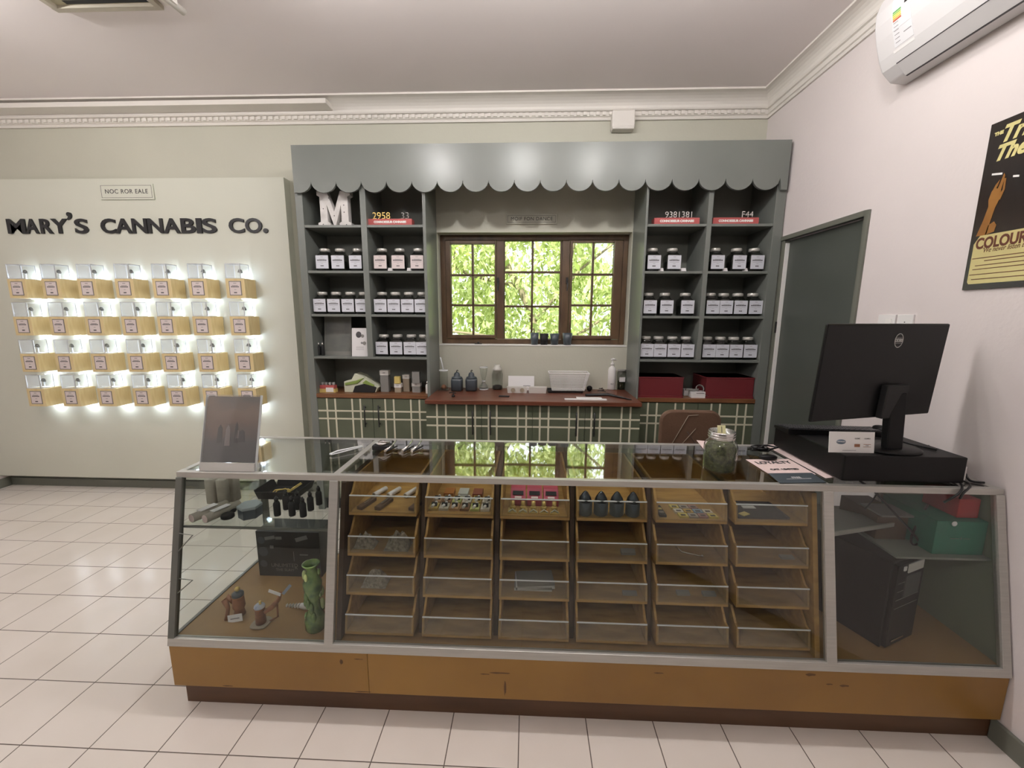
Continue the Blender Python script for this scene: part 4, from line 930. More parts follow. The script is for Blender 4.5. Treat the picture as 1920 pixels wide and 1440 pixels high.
cnm = ['gold', 'silvery', 'tan', 'brown', 'lime', 'cream']
for r_ in range(2):
    for k in range(6):
        x = -.382+.042*k+.006; y = 1.525+.062*r_; c_ = pal[(k+2*r_) % 6]; mm_ = mat('tube_'+cnm[(k+2*r_) % 6], c_, .4)
        mb = MB(); mb.box((x-.018, y, inz(0)), (x+.018, y+.05, inz(0)+.010), mm_); mb.cyl((x-.004, y+.002, inz(0)+.016), (x+.006, y+.044, inz(0)+.016), .006, WPLAS, 8); mb.box((x-.010, y+.018, inz(0)+.010), (x+.012, y+.028, inz(0)+.0235), BLACKM)
        tag(mb.build('wrapped_tube'), '%s card with a banded white tube, second tray, %s row, number %s from left' % (cnm[(k+2*r_) % 6], ['front', 'back'][r_], ['one', 'two', 'three', 'four', 'five', 'six'][k]), 'tube pack', 'tube packs in the second tray')
for k in range(3):
    x = -.035+.068*k; mb = MB(); z = inz(0)
    t = empty('pink_box', (x, 1.62, z), 'small pink carton with window, third tray, %s' % ['left', 'middle', 'right'][k], 'box', 'pink cartons in the third tray')
    mb.prism([(1.585, z), (1.66, z), (1.66, z+.060), (1.625, z+.060), (1.585, z+.028)], x-.031, x+.031, PINK, 'X'); mb.build('carton', t, bevel=.001)
    mb = MB(); M = T(x, 1.604, z+.044) @ RX(math.atan2(.032, .04)); mb.box((-.022, -.006, .0012), (.022, .012, .003), BLACKM, M); mb.box((-.014, -.02, .0012), (.014, -.012, .003), PINKP, M); mb.build('window_print', t)
for k in range(5):
    x = -.056+.042*k; z = inz(0); mb = MB(); mb.box((x-.018, 1.515, z), (x+.018, 1.56, z+.004), GOLD); mb.tube([(x-.014, 1.52, z+.006), (x, 1.535, z+.010), (x+.014, 1.52, z+.006)], .003, CREAM, 6); mb.ball((x, 1.548, z+.012), .011, GOLD, sc=(1.2, .8, .8)); mb.cyl((x, 1.55, z+.014), (x, 1.56, z+.034), .009, GOLD, 12)
    tag(mb.build('gold_cone_pack'), 'gold clip pack in the third tray, %s of five' % ['first', 'second', 'third', 'fourth', 'fifth'][k], 'pack', 'gold packs in the third tray')
for k in range(4):
    x = .232+.062*k; z = inz(0)
    t = empty('grey_flask', (x, 1.55, z), 'dark grey flask with cone lid in the fourth tray, %s of four' % ['first', 'second', 'third', 'fourth'][k], 'flask', 'grey flasks in the fourth tray')
    mb = MB(); mb.lathe([(.024, 0), (.028, .004), (.028, .050), (.024, .056)], BLUEG, M=T(0, -.02, 0), seg=20); mb.build('body', t, world=False)
    mb = MB(); mb.lathe([(.026, .056), (.022, .070), (.010, .090), (.003, .096)], CHROME if 0 else mat('flask_lid', (60, 66, 70), .25, metal=.6), M=T(0, -.02, 0), seg=20); mb.build('cone_lid', t, world=False)
rr = random.Random(12); ccs = [((206, 186, 96), 'yellow'), ((120, 150, 176), 'blue'), ((160, 150, 140), 'grey'), ((214, 204, 190), 'cream'), ((150, 110, 110), 'mauve'), ((186, 150, 70), 'amber')]
for r_ in range(3):
    for k in range(4 if r_ < 2 else 3):
        x = .615+.038*k-.006*r_; y = 1.512+.034*r_; c_, nm = ccs[(k*2+r_*3) % 6]; z = inz(0)
        mb = MB(); mb.box((x-.017, y, z), (x+.017, y+.030, z+.008+.001*r_), mat('lighter_'+nm, c_, .35)); mb.box((x-.010, y+.006, z+.008+.001*r_), (x+.008, y+.016, z+.0095+.001*r_), INK)
        tag(mb.build('small_carton'), 'tiny %s patterned carton in the fifth tray, %s row, %s' % (nm, ['front', 'middle', 'back'][r_], ['first', 'second', 'third', 'fourth'][k]), 'carton', 'tiny cartons in the fifth tray')
mb = MB(); mb.box((.522, 1.515, inz(0)), (.548, 1.60, inz(0)+.010), BLACKM); mb.box((.526, 1.53, inz(0)+.010), (.544, 1.545, inz(0)+.012), KRAFT); mb.box((.526, 1.56, inz(0)+.010), (.544, 1.575, inz(0)+.012), YEL); tag(mb.build('dark_strip_pack'), 'narrow dark pack at the left side of the fifth tray', 'pack')
t = empty('black_card_tray', (.92, 1.6, inz(0)), 'flat black tray of cards in the rightmost top tray', 'tray')
mb = MB(); open_tray(mb, .825, 1.02, 1.52, 1.66, inz(0), .008, .004, BLACKM, .002); mb.build('tray', t)
mb = MB(); mb.box((.885, 1.60, inz(0)+.004), (.935, 1.62, inz(0)+.007), PAPER); mb.build('white_card', t)
mb = MB(); mb.box((-.018, -.012, 0), (.018, .012, .003), YEL, T(.862, 1.55, inz(0)+.004) @ RZ(.5)); mb.build('yellow_card', t)
# sparse contents of the lower rows
def crumple(x, y, z, w_, h_, m_, seed):
    rr = random.Random(seed); mb = MB(); vs = []; fs = []; N = 9
    for i in range(N):
        for k in range(N):
            u, v = i/(N-1)-.5, k/(N-1)-.5; e = max(0, 1-(2*abs(u))**3)*max(0, 1-(2*abs(v))**3); vs.append((x+u*w_, y+v*w_*.7, z+e*h_*(.6+.8*rr.random())+.001))
    for i in range(N-1):
        for k in range(N-1): a = i*N+k; fs.append((a, a+N, a+N+1, a+1))
    b0 = len(vs); vs += [(q[0], q[1], z) for q in vs]; fs += [tuple(c_+b0 for c_ in reversed(f)) for f in list(fs)]
    for i in range(N-1):
        for a, c_ in ((i, i+1), ((N-1)*N+i+1, (N-1)*N+i), ((i+1)*N, i*N), (i*N+N-1, (i+1)*N+N-1)): fs.append((a, c_, c_+b0, a+b0))
    mb.add(vs, fs, m_); return mb
BAG = mat('clear_bag_of_beads', (176, 166, 148), .35, scale=90, rgb2=(108, 98, 82), bump=.8, bscale=160)
tag(crumple(-.655, 1.52, inz(1), .085, .045, BAG, 1).build('bead_bag'), 'clear crumpled bag of beads, second row left tray, left one', 'bag')
tag(crumple(-.520, 1.515, inz(1), .10, .052, BAG, 2).build('bead_bag'), 'bulkier clear bag of tan beads, second row left tray, right one', 'bag')
tag(crumple(-.61, 1.49, inz(2), .10, .045, BAG, 3).build('bead_bag'), 'clear bag of pale beads alone in the third row left tray', 'bag')
for j, x, y, w_, h_, lab in ((1, .405, 1.50, .055, .018, 'small grey slip in second row, fourth column tray'), (2, .41, 1.46, .055, .010, 'small pale slip in third row, fourth column tray'), (1, 1.02, 1.50, .05, .010, 'small grey slip in second row, rightmost tray'), (2, .62, 1.47, .05, .012, 'pale scrap in third row, fifth column tray, left one'), (2, .72, 1.47, .05, .012, 'pale scrap in third row, fifth column tray, right one')):
    mb = MB(); mb.prism([(y, inz(j)), (y+.02, inz(j)), (y+.02, inz(j)+h_), (y, inz(j)+h_*.6)], x-w_/2, x+w_/2, KRAFT, 'X'); tag(mb.build('paper_slip'), lab, 'slip')
mb = MB(); mb.tube([(.60, 1.54, inz(1)+.02), (.62, 1.52, inz(1)+.008), (.69, 1.50, inz(1)+.004)], .003, CHROME, 6); mb.ball((.69, 1.50, inz(1)+.006), .006, CHROME); tag(mb.build('silver_scoop'), 'thin silver scoop lying in second row, fifth column tray', 'scoop')
t = empty('envelope_stack', (.03, 1.5, inz(2)), 'stack of grey plastic envelopes in third row, third column tray', 'envelopes')
mb = MB()
for k in range(6): mb.box((-.075, -.05, .004*k), (.075, .05, .004*k+.003), KRAFT if k % 2 else PAPER, T(.03+.004*(k % 3), 1.52, inz(2)) @ RZ(.05*(k % 3)))
mb.build('envelopes', t)

# ------------------------------------------------------------------ left section of the counter
zs_ = ZS+.0062
def sz(px, py): return atZ(px, py, zs_)
STONE = mat('stone_tube', (176, 170, 156), .55, scale=14, rgb2=(148, 142, 130))
for (px, py, h_, nm) in ((398, 944, .115, 'left front'), (419, 945, .115, 'middle front'), (436, 940, .135, 'tallest, at the back')):
    p = sz(px, py); t = empty('stone_tube', (p.x, p.y+.012, zs_), 'upright grey stone-effect tube on the glass shelf, '+nm, 'tube', 'upright stone tubes')
    mb = MB(); mb.lathe([(.019, 0), (.022, .003), (.022, h_-.004), (.018, h_)], STONE, seg=16, sq=.5); mb.build('tube', t, world=False)
for k, (px, py) in enumerate(((357, 982), (382, 983))):
    p = sz(px, py); d = Vector((.045, .135, 0)); a = Vector((p.x, p.y+.008, zs_+.0185))
    t = empty('lying_tube', a-Vector((0, 0, .0185)), 'grey stone-effect tube lying on the glass shelf, %s one' % ['left', 'right'][k], 'tube', 'lying stone tubes')
    mb = MB(); mb.cyl(a, a+d, .018, STONE, 16); mb.build('tube', t)
    mb = MB(); mb.cyl(a-d*.01, a, .016, PINKP, 16); mb.build('end_cap', t)
    mb = MB(); mb.box((-.014, .03, 0), (.014, .10, .002), PAPER, T(a.x, a.y, a.z+.0175) @ RZ(-.32)); mb.build('label', t)
for k, (px, py) in enumerate(((424, 973), (428, 962))):
    p = sz(px, py); mb = MB(); mb.lathe([(.022, 0), (.025, .003), (.025, .014), (.021, .018), (.006, .018)], BLACKM, c=(p.x, p.y+.01, zs_), seg=20); tag(mb.build('grinder_puck', bevel=0), 'small black round grinder on the glass shelf, %s one' % ['front', 'rear'][k], 'grinder', 'black grinders')
p = sz(464, 971); t = empty('hexagonal_box', (p.x, p.y+.02, zs_), 'grey six-sided box with pale lid on the glass shelf', 'box')
mb = MB(); mb.lathe([(.044, 0), (.044, .040)], BLUEG, seg=6, smooth=False); mb.build('body', t, world=False); mb = MB(); mb.lathe([(.046, .040), (.046, .050), (.042, .053)], mat('pale_lid', (150, 160, 162), .4), seg=6, smooth=False); mb.build('lid', t, world=False)
a = sz(474, 937); b_ = sz(558, 936); t = empty('black_dish', ((a.x+b_.x)/2, a.y+.07, zs_), 'black rectangular dish holding a gold chain on the glass shelf', 'dish')
mb = MB(); open_tray(mb, a.x+.02, b_.x-.004, a.y+.008, a.y+.15, zs_, .042, .004, BLACKM, .018); mb.build('dish', t)
mb = MB(); cx, cy = (a.x+b_.x)/2, a.y+.07; pts = [(cx+.045*math.cos(k*.55)*(1-.03*k)-.01, cy+.03*math.sin(k*.55), zs_+.008+.002*(k % 3)) for k in range(22)]; mb.tube(pts, .003, GOLD, 6); mb.tube([(cx+.02, cy-.02, zs_+.01), (cx+.06, cy+.05, zs_+.035)], .003, GOLD, 6); mb.tube([(cx+.03, cy-.02, zs_+.01), (cx+.07, cy+.04, zs_+.035)], .003, GOLD, 6)
tag(mb.build('gold_chain'), 'coiled gold chain with pins inside the black dish', 'chain')
for k, (px, py, nm) in enumerate(((517, 969, 'leftmost'), (545, 969, 'front, second'), (566, 971, 'front, third'), (534, 957, 'rear left, half hidden'), (556, 957, 'rear middle, half hidden'), (580, 959, 'right of centre'), (596, 948, 'rightmost, nearest the mullion'))):
    p = sz(px, py); bottle('dropper_bottle', (p.x, p.y+.013, zs_), .0135, .086, BLACKM, BLACK, 'black dropper bottle on the glass shelf, '+nm, 'bottle', 'black dropper bottles', neck=.5)
z0 = .3005
a = atZ(487, 1079, z0); b_ = atY(603, 1075, a.y); h_ = atY(480, 996, a.y).z-z0
t = empty('printed_black_box', ((a.x+b_.x)/2, a.y+.06, z0), 'large black printed box standing at the back of the left section', 'box')
mb = MB(); mb.box((a.x, a.y, z0), (b_.x, a.y+.13, z0+h_), mat('black_print', (40, 42, 44), .4, scale=7, rgb2=(58, 62, 64))); mb.build('carton', t, bevel=.002)
mb = MB(); rr = random.Random(4); W_b = b_.x-a.x
for (u, v, r_) in ((.08, .8, .018), (.10, .55, .024), (.09, .28, .018)): mb.lathe([(r_, 0), (r_, .001)], mat('dim_disc', (72, 80, 84), .5), M=T(a.x+u*W_b, a.y, z0+v*h_) @ RX(PI/2), seg=20)
for (u, v, w_, hh_, rot) in ((.22, .86, .05, .016, .2), (.36, .86, .03, .014, .05), (.72, .86, .06, .02, .3), (.24, .66, .018, .016, 0), (.74, .5, .04, .006, 0), (.58, .46, .003, .05, 0)): mb.box((-w_/2, -.001, -hh_/2), (w_/2, 0, hh_/2), mat('dim_print', (120, 122, 122), .5), T(a.x+u*W_b, a.y, z0+v*h_) @ RY(-rot))
addtext(mb, 'UNLIMITED', .026, KRAFT, T(a.x+W_b*.42, a.y-.001, z0+.25*h_) @ FACE); addtext(mb, 'THE SLAM', .020, KRAFT, T(a.x+W_b*.42, a.y-.001, z0+.15*h_) @ FACE); addtext(mb, 'A', .024, KRAFT, T(a.x+W_b*.6, a.y-.001, z0+.2*h_) @ FACE)
for k in range(4): addtext(mb, 'OX IRO%d' % k if k % 2 else 'MAXI', .014, KRAFT, T(a.x+W_b*.86, a.y-.001, z0+h_*(.34-.05*k)) @ FACE)
mb.build('print', t)
def floor_pt(px, py): return atZ(px, py, z0)
p = floor_pt(588, 1184); t = empty('cactus_glass_pipe', (p.x, p.y+.02, z0), 'tall green cactus-shaped glass pipe beside the mullion', 'glass pipe')
hc = atY(588, 1062, p.y).z-z0
mb = MB(); mb.lathe([(.034, 0), (.040, .01), (.040, .05), (.024, hc*.32), (.022, hc*.45), (.034, hc*.6), (.036, hc*.72), (.022, hc*.86), (.020, hc*.93), (.030, hc*.98), (.034, hc), (.028, hc), (.018, hc*.95)], CACT, seg=20, cap=False); mb.build('body', t, world=False, fix=True)
mb = MB(); rr = random.Random(9)
for k in range(30):
    a_ = rr.uniform(0, 6.28); z = rr.uniform(.02, hc*.88); mb.ball((.030*math.cos(a_), .030*math.sin(a_), z), rr.uniform(.008, .016), CACTL if k % 3 == 0 else CACT, sc=(.7, .7, 1.7), seg=10, rings=6)
mb.build('pads', t, world=False)
mb = MB(); q = floor_pt(579, 1130); 
p = floor_pt(440, 1163); t = empty('clay_pipe', (p.x, p.y, z0), 'terracotta figure pipe with a gold knob and price tag, left one', 'clay pipe')
mb = MB(); mb.lathe([(.014, 0), (.022, .006), (.018, .03), (.024, .045), (.022, .085), (.024, .092)], CLAY, seg=18, M=T(.002, .03, .0)); mb.tube([(-.035, .0, 0), (-.03, .01, .045), (-.05, .02, .075), (-.045, .03, .088), (-.02, .03, .06)], [.008, .008, .012, .010, .010], CLAY); mb.build('clay_body', t, world=False)
mb = MB(); mb.lathe([(.022, .090), (.022, .104), (.008, .110)], BLUEG, seg=16, M=T(.002, .03, 0)); mb.ball((.002, .03, .122), .010, GOLD); mb.build('gold_knob', t, world=False)
mb = MB(); mb.box((-.032, 0, 0), (.032, .0015, .030), PAPER, T(.012, -.012, .002) @ RY(-.22) @ RX(-.25)); mb.box((-.02, -.0008, .012), (.02, 0, .016), INKL, T(.012, -.012, .002) @ RY(-.22) @ RX(-.25)); mb.build('price_tag', t, world=False)
p = floor_pt(487, 1173); t = empty('clay_pipe', (p.x, p.y+.01, z0), 'clay pipe on a round saucer with raised mouthpiece and tag, right one', 'clay pipe')
mb = MB(); mb.lathe([(.030, 0), (.036, .004), (.034, .008), (.02, .005)], TAUPE, seg=20, sq=.2); mb.build('saucer', t, world=False)
mb = MB(); mb.lathe([(.020, .007), (.019, .07), (.021, .075)], CLAY, seg=18); mb.build('clay_body', t, world=False)
mb = MB(); mb.ball((0, 0, .080), .021, mat('blue_white_glaze', (140, 156, 190), .3, scale=30, rgb2=(214, 212, 208)), sc=(1, 1, .6)); mb.cyl((.004, 0, .088), (.004, 0, .104), .005, GOLD, 10); mb.build('lid', t, world=False)
mb = MB(); mb.tube([(.02, .0, .055), (.045, .012, .07), (.07, .02, .10), (.080, .022, .13)], [.010, .011, .009, .006], CLAY); mb.tube([(.03, .01, .006), (.06, .02, .02), (.062, .02, .09)], .004, CLAY); mb.build('stem', t, world=False)
mb = MB(); mb.box((-.026, 0, 0), (.026, .0015, .014), PAPER, T(.058, .012, .128) @ RY(.35)); mb.box((-.004, 0, 0), (.008, .002, .055), mat('tag_blue', (130, 142, 160), .4), T(.088, .02, .125) @ RY(.7)); mb.build('price_tag', t, world=False)
p = floor_pt(556, 1141); mb = MB()
for k in range(5): mb.lathe([(.006+.0008*k, -.002), (.008+.0008*k, 0), (.006+.0008*k, .002)], PAPER, M=T(p.x-.045+.013*k, p.y+.006, z0+.009) @ RZ(-.15) @ RY(PI/2), seg=12)
mb.lathe([(.011, 0), (.013, .02), (.010, .040), (.002, .044)], PAPER, M=T(p.x+.018, p.y+.004, z0+.012) @ RZ(-.15) @ RY(PI/2), seg=14); tag(mb.build('shell_pipe'), 'small whitish spiral shell pipe lying near the cactus pipe', 'pipe')

# ------------------------------------------------------------------ right section of the counter
mb = MB(); q = [atZ(x, y, .80) for x, y in ((1556, 921), (1668, 975))]; 
SHG = mat('dull_shelf', (128, 132, 126), .4, metal=.2)
t = empty('sloping_shelf_plate', (q[1].x-.1, q[1].y, .76), 'dull grey plate shelf hanging in the right section', 'shelf')
a = atY(1668, 977, 1.62); mb = MB(); x0 = 1.150
mb.prism([(x0, 1.50), (a.x, 1.60), (a.x-.02, 1.64), (x0, 1.88)], a.z-.006, a.z, SHG, 'Z'); mb.build('plate', t); mb = MB(); mb.prism([(x0, 1.497), (a.x, 1.597), (a.x, 1.603), (x0, 1.503)], a.z-.012, a.z+.004, ALU, 'Z'); mb.build('edge', t)
p = atZ(1665, 1192, z0); t = empty('desktop_computer', (p.x+.02, p.y+.16, z0), 'black desktop computer tower standing inside the right section', 'computer', None, .42)
mb = MB(); mb.box((-.19, -.16, 0), (.0, .20, .36), PLASTIC); mb.build('case', t, world=False, bevel=.004)
mb = MB(); mb.box((.0, -.158, .012), (.014, .19, .345), BLACKM); mb.build('side_cover', t, world=False, bevel=.003)
mb = MB(); mb.box((-.185, -.176, .01), (-.005, -.16, .35), PLASTIC); 
for k in range(4): mb.box((-.17, -.178, .17+.035*k), (-.02, -.176, .172+.035*k), KRAFT)
mb.box((-.13, -.18, .21), (-.03, -.176, .30), mat('dark_grey_plastic', (58, 60, 60), .4)); mb.box((-.12, -.180, .31), (-.02, -.176, .345), FROST); mb.box((-.15, -.180, .325), (-.135, -.176, .342), WPLAS); mb.box((-.16, -.181, .03), (-.08, -.176, .036), CHROME); mb.build('front_bezel', t, world=False, bevel=.001)
# inner shelf board with green and red boxes and papers
a = atY(1668, 1021, 1.56); mb = MB(); mb.box((1.40, 1.475, a.z-.008), (1.742, 1.90, a.z), mat('grey_shelf', (120, 124, 116), .5)); tag(mb.build('inner_shelf_board'), 'grey inner shelf board at the right end of the counter', 'shelf')
SZ_ = a.z
def shelf_box(xr, y0, pxl, pyt, d_, m_, nm, lab, zb_=None):
    zb_ = zb_ or SZ_; zt2 = atY(pxl, pyt, y0).z; xl = atY(pxl, pyt, y0).x
    t = empty(nm, ((xl+xr)/2, y0+d_/2, zb_), lab, 'box'); mb = MB(); mb.box((xl, y0, zb_), (xr, y0+d_, zt2), m_); mb.build('carton', t, bevel=.001); return t, xl, zt2
t, xl, zt2 = shelf_box(1.735, 1.50, 1758, 977, .24, TEAL, 'green_box', 'dark green box on the inner shelf in the right section')
mb = MB(); addtext(mb, '----- i ----', .02, KRAFT, T((xl+1.735)/2, 1.499, (SZ_+zt2)/2) @ FACE); mb.ball((xl+.06, 1.497, zt2-.008), .010, PAPER, sc=(1, .3, 1)); mb.build('print', t)
t, xl, zt3 = shelf_box(1.725, 1.53, 1800, 936, .14, REDB, 'red_box', 'red box standing on top of the dark green box', zt2+.0008)
a = atY(1740, 905, 1.72)
mb = MB(); mb.box((1.42, 1.60, SZ_), (1.54, 1.80, SZ_+.10), mat('brown_carton', (92, 72, 54), .6)); tag(mb.build('brown_carton', bevel=.002), 'brown carton behind the green box on the inner shelf', 'box')
mb = MB(); mb.box((1.425, 1.59, SZ_+.101), (1.60, 1.70, SZ_+.108), KRAFT, ); tag(mb.build('grey_folder'), 'grey folder lying on the brown carton in the right section', 'folder')

# ------------------------------------------------------------------ on top of the counter
zt_ = ZTOP+.0005
def cz(px, py): return atZ(px, py, zt_)
# sign holder
W, Hh = .228, .305; M = T(-1.196, 1.504, zt_+.001) @ RZ(.008) @ RX(-.276)
t = empty('sign_holder', (-1.196, 1.55, zt_), 'clear sign holder with a faded misty landscape print on counter corner', 'sign holder')
mb = MB(); mb.box((-W/2, 0, 0), (W/2, .003, Hh), ACRY, M); mb.box((-W/2, .010, 0), (W/2, .013, Hh), ACRY, M); mb.box((-W/2, .0, 0), (-W/2+.002, .013, Hh), ACEDGE, M); mb.box((W/2-.002, .0, 0), (W/2, .013, Hh), ACEDGE, M); mb.build('clear_case', t, fix=False)
mb = MB(); mb.box((-W/2, 0.0, 0), (W/2, .004, .032), FROST, M); mb.box((-W/2, .012, 0), (W/2, .10, .004), ACRY, T(-1.196, 1.504, zt_) ); mb.build('foot', t, fix=False)
pm = bpy.data.materials.new('misty_print'); pm.use_nodes = True; n = pm.node_tree.nodes; l = pm.node_tree.links; b = n['Principled BSDF']; b.inputs['Roughness'].default_value = .35
tc = n.new('ShaderNodeTexCoord'); sx = n.new('ShaderNodeSeparateXYZ'); l.new(tc.outputs['Generated'], sx.inputs[0]); nz = n.new('ShaderNodeTexNoise'); nz.inputs['Scale'].default_value = 3; l.new(tc.outputs['Generated'], nz.inputs['Vector'])
k1 = n.new('ShaderNodeMath'); k1.operation = 'MULTIPLY_ADD'; l.new(nz.outputs['Fac'], k1.inputs[0]); k1.inputs[1].default_value = .5; l.new(sx.outputs[2], k1.inputs[2])
k2 = n.new('ShaderNodeMath'); k2.operation = 'SUBTRACT'; l.new(k1.outputs[0], k2.inputs[0]); k2.inputs[1].default_value = .25
cr = n.new('ShaderNodeValToRGB'); l.new(k2.outputs[0], cr.inputs[0]); els = cr.color_ramp.elements
els[0].color = tuple(lin(v) for v in (112, 114, 114))+(1,); els[1].color = tuple(lin(v) for v in (134, 130, 126))+(1,)
for pos, c_ in ((.32, (116, 116, 116)), (.55, (146, 130, 120)), (.78, (158, 142, 130))): e_ = els.new(pos); e_.color = tuple(lin(v) for v in c_)+(1,)
l.new(cr.outputs[0], b.inputs['Base Color'])
mb = MB(); mb.box((-W/2+.006, .0045, .034), (W/2-.006, .0065, Hh-.006), pm, M); mb.build('print', t)
mb = MB(); PC = mat('print_figures', (104, 104, 104), .4); PCL = mat('print_pale', (160, 154, 150), .4)
for (x, z, w_, h_, m_) in ((-.045, .11, .022, .075, PC), (.022, .11, .014, .085, PC), (.045, .115, .03, .05, PC), (-.012, .10, .022, .085, PCL), (.028, .13, .016, .035, PCL)):
    mb.prism([(x-w_/2, z), (x+w_/2, z), (x+w_*.4, z+h_*.8), (x, z+h_), (x-w_*.4, z+h_*.8)], .0035, .0045, m_, 'Y', M)
mb.build('print_figures', t)
# clips and cutter near the front left of the middle section
p = cz(712, 842); t = empty('tape_dispenser', (p.x, p.y+.02, zt_), 'small dark chrome-topped gadget at the rear rail of the counter', 'gadget')
mb = MB(); mb.box((p.x-.03, p.y-.02, zt_), (p.x+.05, p.y+.03, zt_+.022), BLACKM); mb.build('body', t, bevel=.004)
mb = MB(); mb.lathe([(.024, .022), (.026, .03), (.020, .034), (.004, .034)], CHROME, c=(p.x+.01, p.y+.005, zt_), seg=16); mb.tube([(p.x-.02, p.y, zt_+.026), (p.x+.02, p.y-.01, zt_+.040), (p.x+.045, p.y+.01, zt_+.030)], .004, CHROME, 6); mb.build('chrome_top', t)
for k, px in enumerate((727, 759, 777)):
    p = cz(px, 848); mb = MB(); mb.tube([(p.x-.012, p.y, zt_+.005), (p.x, p.y+.05, zt_+.012), (p.x+.012, p.y+.09, zt_+.03)], [.007, .006, .003], CHROME, 6); mb.tube([(p.x-.008, p.y, zt_+.004), (p.x+.018, p.y+.08, zt_+.004)], .004, BLACKM, 6)
    tag(mb.build('metal_clip'), 'silver metal clip on the counter glass, %s of three' % ['left', 'middle', 'right'][k], 'clip', 'silver clips on the counter')
p = cz(645, 850); mb = MB(); mb.tube([(p.x-.05, p.y-.03, zt_+.006), (p.x-.03, p.y, zt_+.010), (p.x+.05, p.y+.08, zt_+.010)], .004, ACEDGE, 6); mb.tube([(p.x-.035, p.y-.035, zt_+.006), (p.x+.06, p.y+.07, zt_+.010)], .003, ACEDGE, 6); mb.tube([(p.x-.05, p.y-.03, zt_+.006), (p.x-.035, p.y-.035, zt_+.006)], .004, ACEDGE, 6)
tag(mb.build('clear_tongs'), 'thin clear tongs lying near the rear left of counter', 'tongs')
# mason jar of herb
p = cz(1361, 892); rj = (cz(1389, 875).x-cz(1332, 875).x)/2*.98; hj = atY(1361, 806, p.y+rj).z-zt_; t = empty('mason_jar', (p.x, p.y+rj, zt_), 'open mason jar half filled with green herb on the counter', 'jar')
mb = MB(); mb.lathe([(rj*.92, 0), (rj, .006), (rj, hj*.62), (rj*.9, hj*.72), (rj*.76, hj*.78), (rj*.76, hj*.99)], JARC, seg=32, cap=False); mb.build('glass_body', t, world=False, fix=False)
mb = MB(); mb.lathe([(rj*.82, .006), (rj*.92, .012), (rj*.92, hj*.58), (rj*.80, hj*.66), (rj*.3, hj*.70)], HERB, seg=28); mb.build('herb', t, world=False)
mb = MB(); mb.lathe([(rj*.79, hj*.80), (rj*.80, hj*.82), (rj*.80, hj*.96), (rj*.78, hj*.98), (rj*.77, hj*.80)], CHROME, seg=32, cap=False)
for q in (.84, .90): mb.lathe([(rj*.80, hj*q-.002), (rj*.83, hj*q), (rj*.80, hj*q+.002)], CHROME, seg=32, cap=False)
mb.build('screw_ring', t, world=False)
mb = MB(); mb.box((-.016, 0, 0), (.016, .002, .05), mat('cream_tag', (226, 222, 170), .5), T(.004, .004, hj*.80) @ RX(-.3)); mb.box((-.001, -.001, .02), (.001, 0, .045), INK, T(.004, .004, hj*.80) @ RX(-.3)); mb.build('paper_tag', t, world=False)
# flyers, cables
def sheet(pts, z, th, m_, nm, lab, cat='flyer'):
    q = [cz(x, y) for x, y in pts]; mb = MB(); mb.prism([(v.x, v.y) for v in q], z, z+th, m_, 'Z'); return mb, q
t = empty('printed_flyer', tuple(cz(1465, 880)), 'pinkish printed flyer lying in front of the cash drawer', 'flyer')
A, B, C_, D_ = [cz(*q) for q in ((1398, 862), (1478, 861), (1530, 890), (1446, 892))]
mb = MB(); mb.prism([(v.x, v.y) for v in (A, B, C_, D_)], zt_, zt_+.0015, PINKP, 'Z'); mb.build('sheet', t)
ang = math.atan2((C_-D_).y, (C_-D_).x); mb = MB()
Mx = lambda u, v: T(*(A.lerp(B, .5).lerp(D_.lerp(C_, .5), u)+Vector((0, 0, .0025)))) @ RZ(ang)
addtext(mb, 'LOYALTY', .036, INK, Mx(.25, 0), depth=.0004, bold=.0015); addtext(mb, 'CAT. LIMITED', .020, INK, Mx(.68, 0), depth=.0004, bold=.0008); mb.build('print', t)
A, B, C_, D_ = [cz(*q) for q in ((1440, 889), (1522, 888), (1549, 906), (1462, 907))]
t = empty('dark_leaflet', tuple(A.lerp(C_, .5)), 'dark blue-grey leaflet at the front edge beside the pink flyer', 'leaflet')
mb = MB(); mb.prism([(v.x, v.y) for v in (A, B, C_, D_)], zt_+.0018, zt_+.0038, BLUEG, 'Z'); mb.build('sheet', t); mb = MB(); Mx2 = T(*(A.lerp(C_, .5)+Vector((0, 0, .0045)))) @ RZ(ang); addtext(mb, 'FREE', .018, PAPER, Mx2, depth=.0003); mb.box((-.05, -.014, 0), (.05, -.012, .0006), PAPER, Mx2); mb.build('print', t)
A, B, C_, D_ = [cz(*q) for q in ((1432, 834), (1492, 833), (1572, 894), (1548, 897))]
mb = MB(); mb.prism([(v.x, v.y) for v in (A, B, C_, D_)], zt_, zt_+.001, PINKP, 'Z'); tag(mb.build('plain_sheet'), 'plain cream sheet tucked beside the cash drawer', 'paper')
A, B, C_, D_ = [cz(*q) for q in ((1306, 826), (1336, 829), (1338, 850), (1322, 846))]
mb = MB(); mb.prism([(v.x, v.y) for v in (A, B, C_, D_)], zt_, zt_+.002, PINKP, 'Z'); tag(mb.build('pink_slip'), 'small pink paper slip behind the mason jar', 'paper')
A, B, C_, D_ = [cz(*q) for q in ((1318, 842), (1338, 852), (1340, 864), (1320, 850))]
mb = MB(); mb.prism([(v.x, v.y) for v in (A, B, C_, D_)], zt_, zt_+.003, BLUEG, 'Z'); tag(mb.build('blue_card'), 'small bluish card left of the mason jar', 'card')
p = cz(1425, 852); rr = random.Random(2); pts = []
for k in range(40): pts.append((p.x+rr.uniform(-.09, .11), p.y+rr.uniform(-.02, .05), zt_+.006+rr.random()*.03))
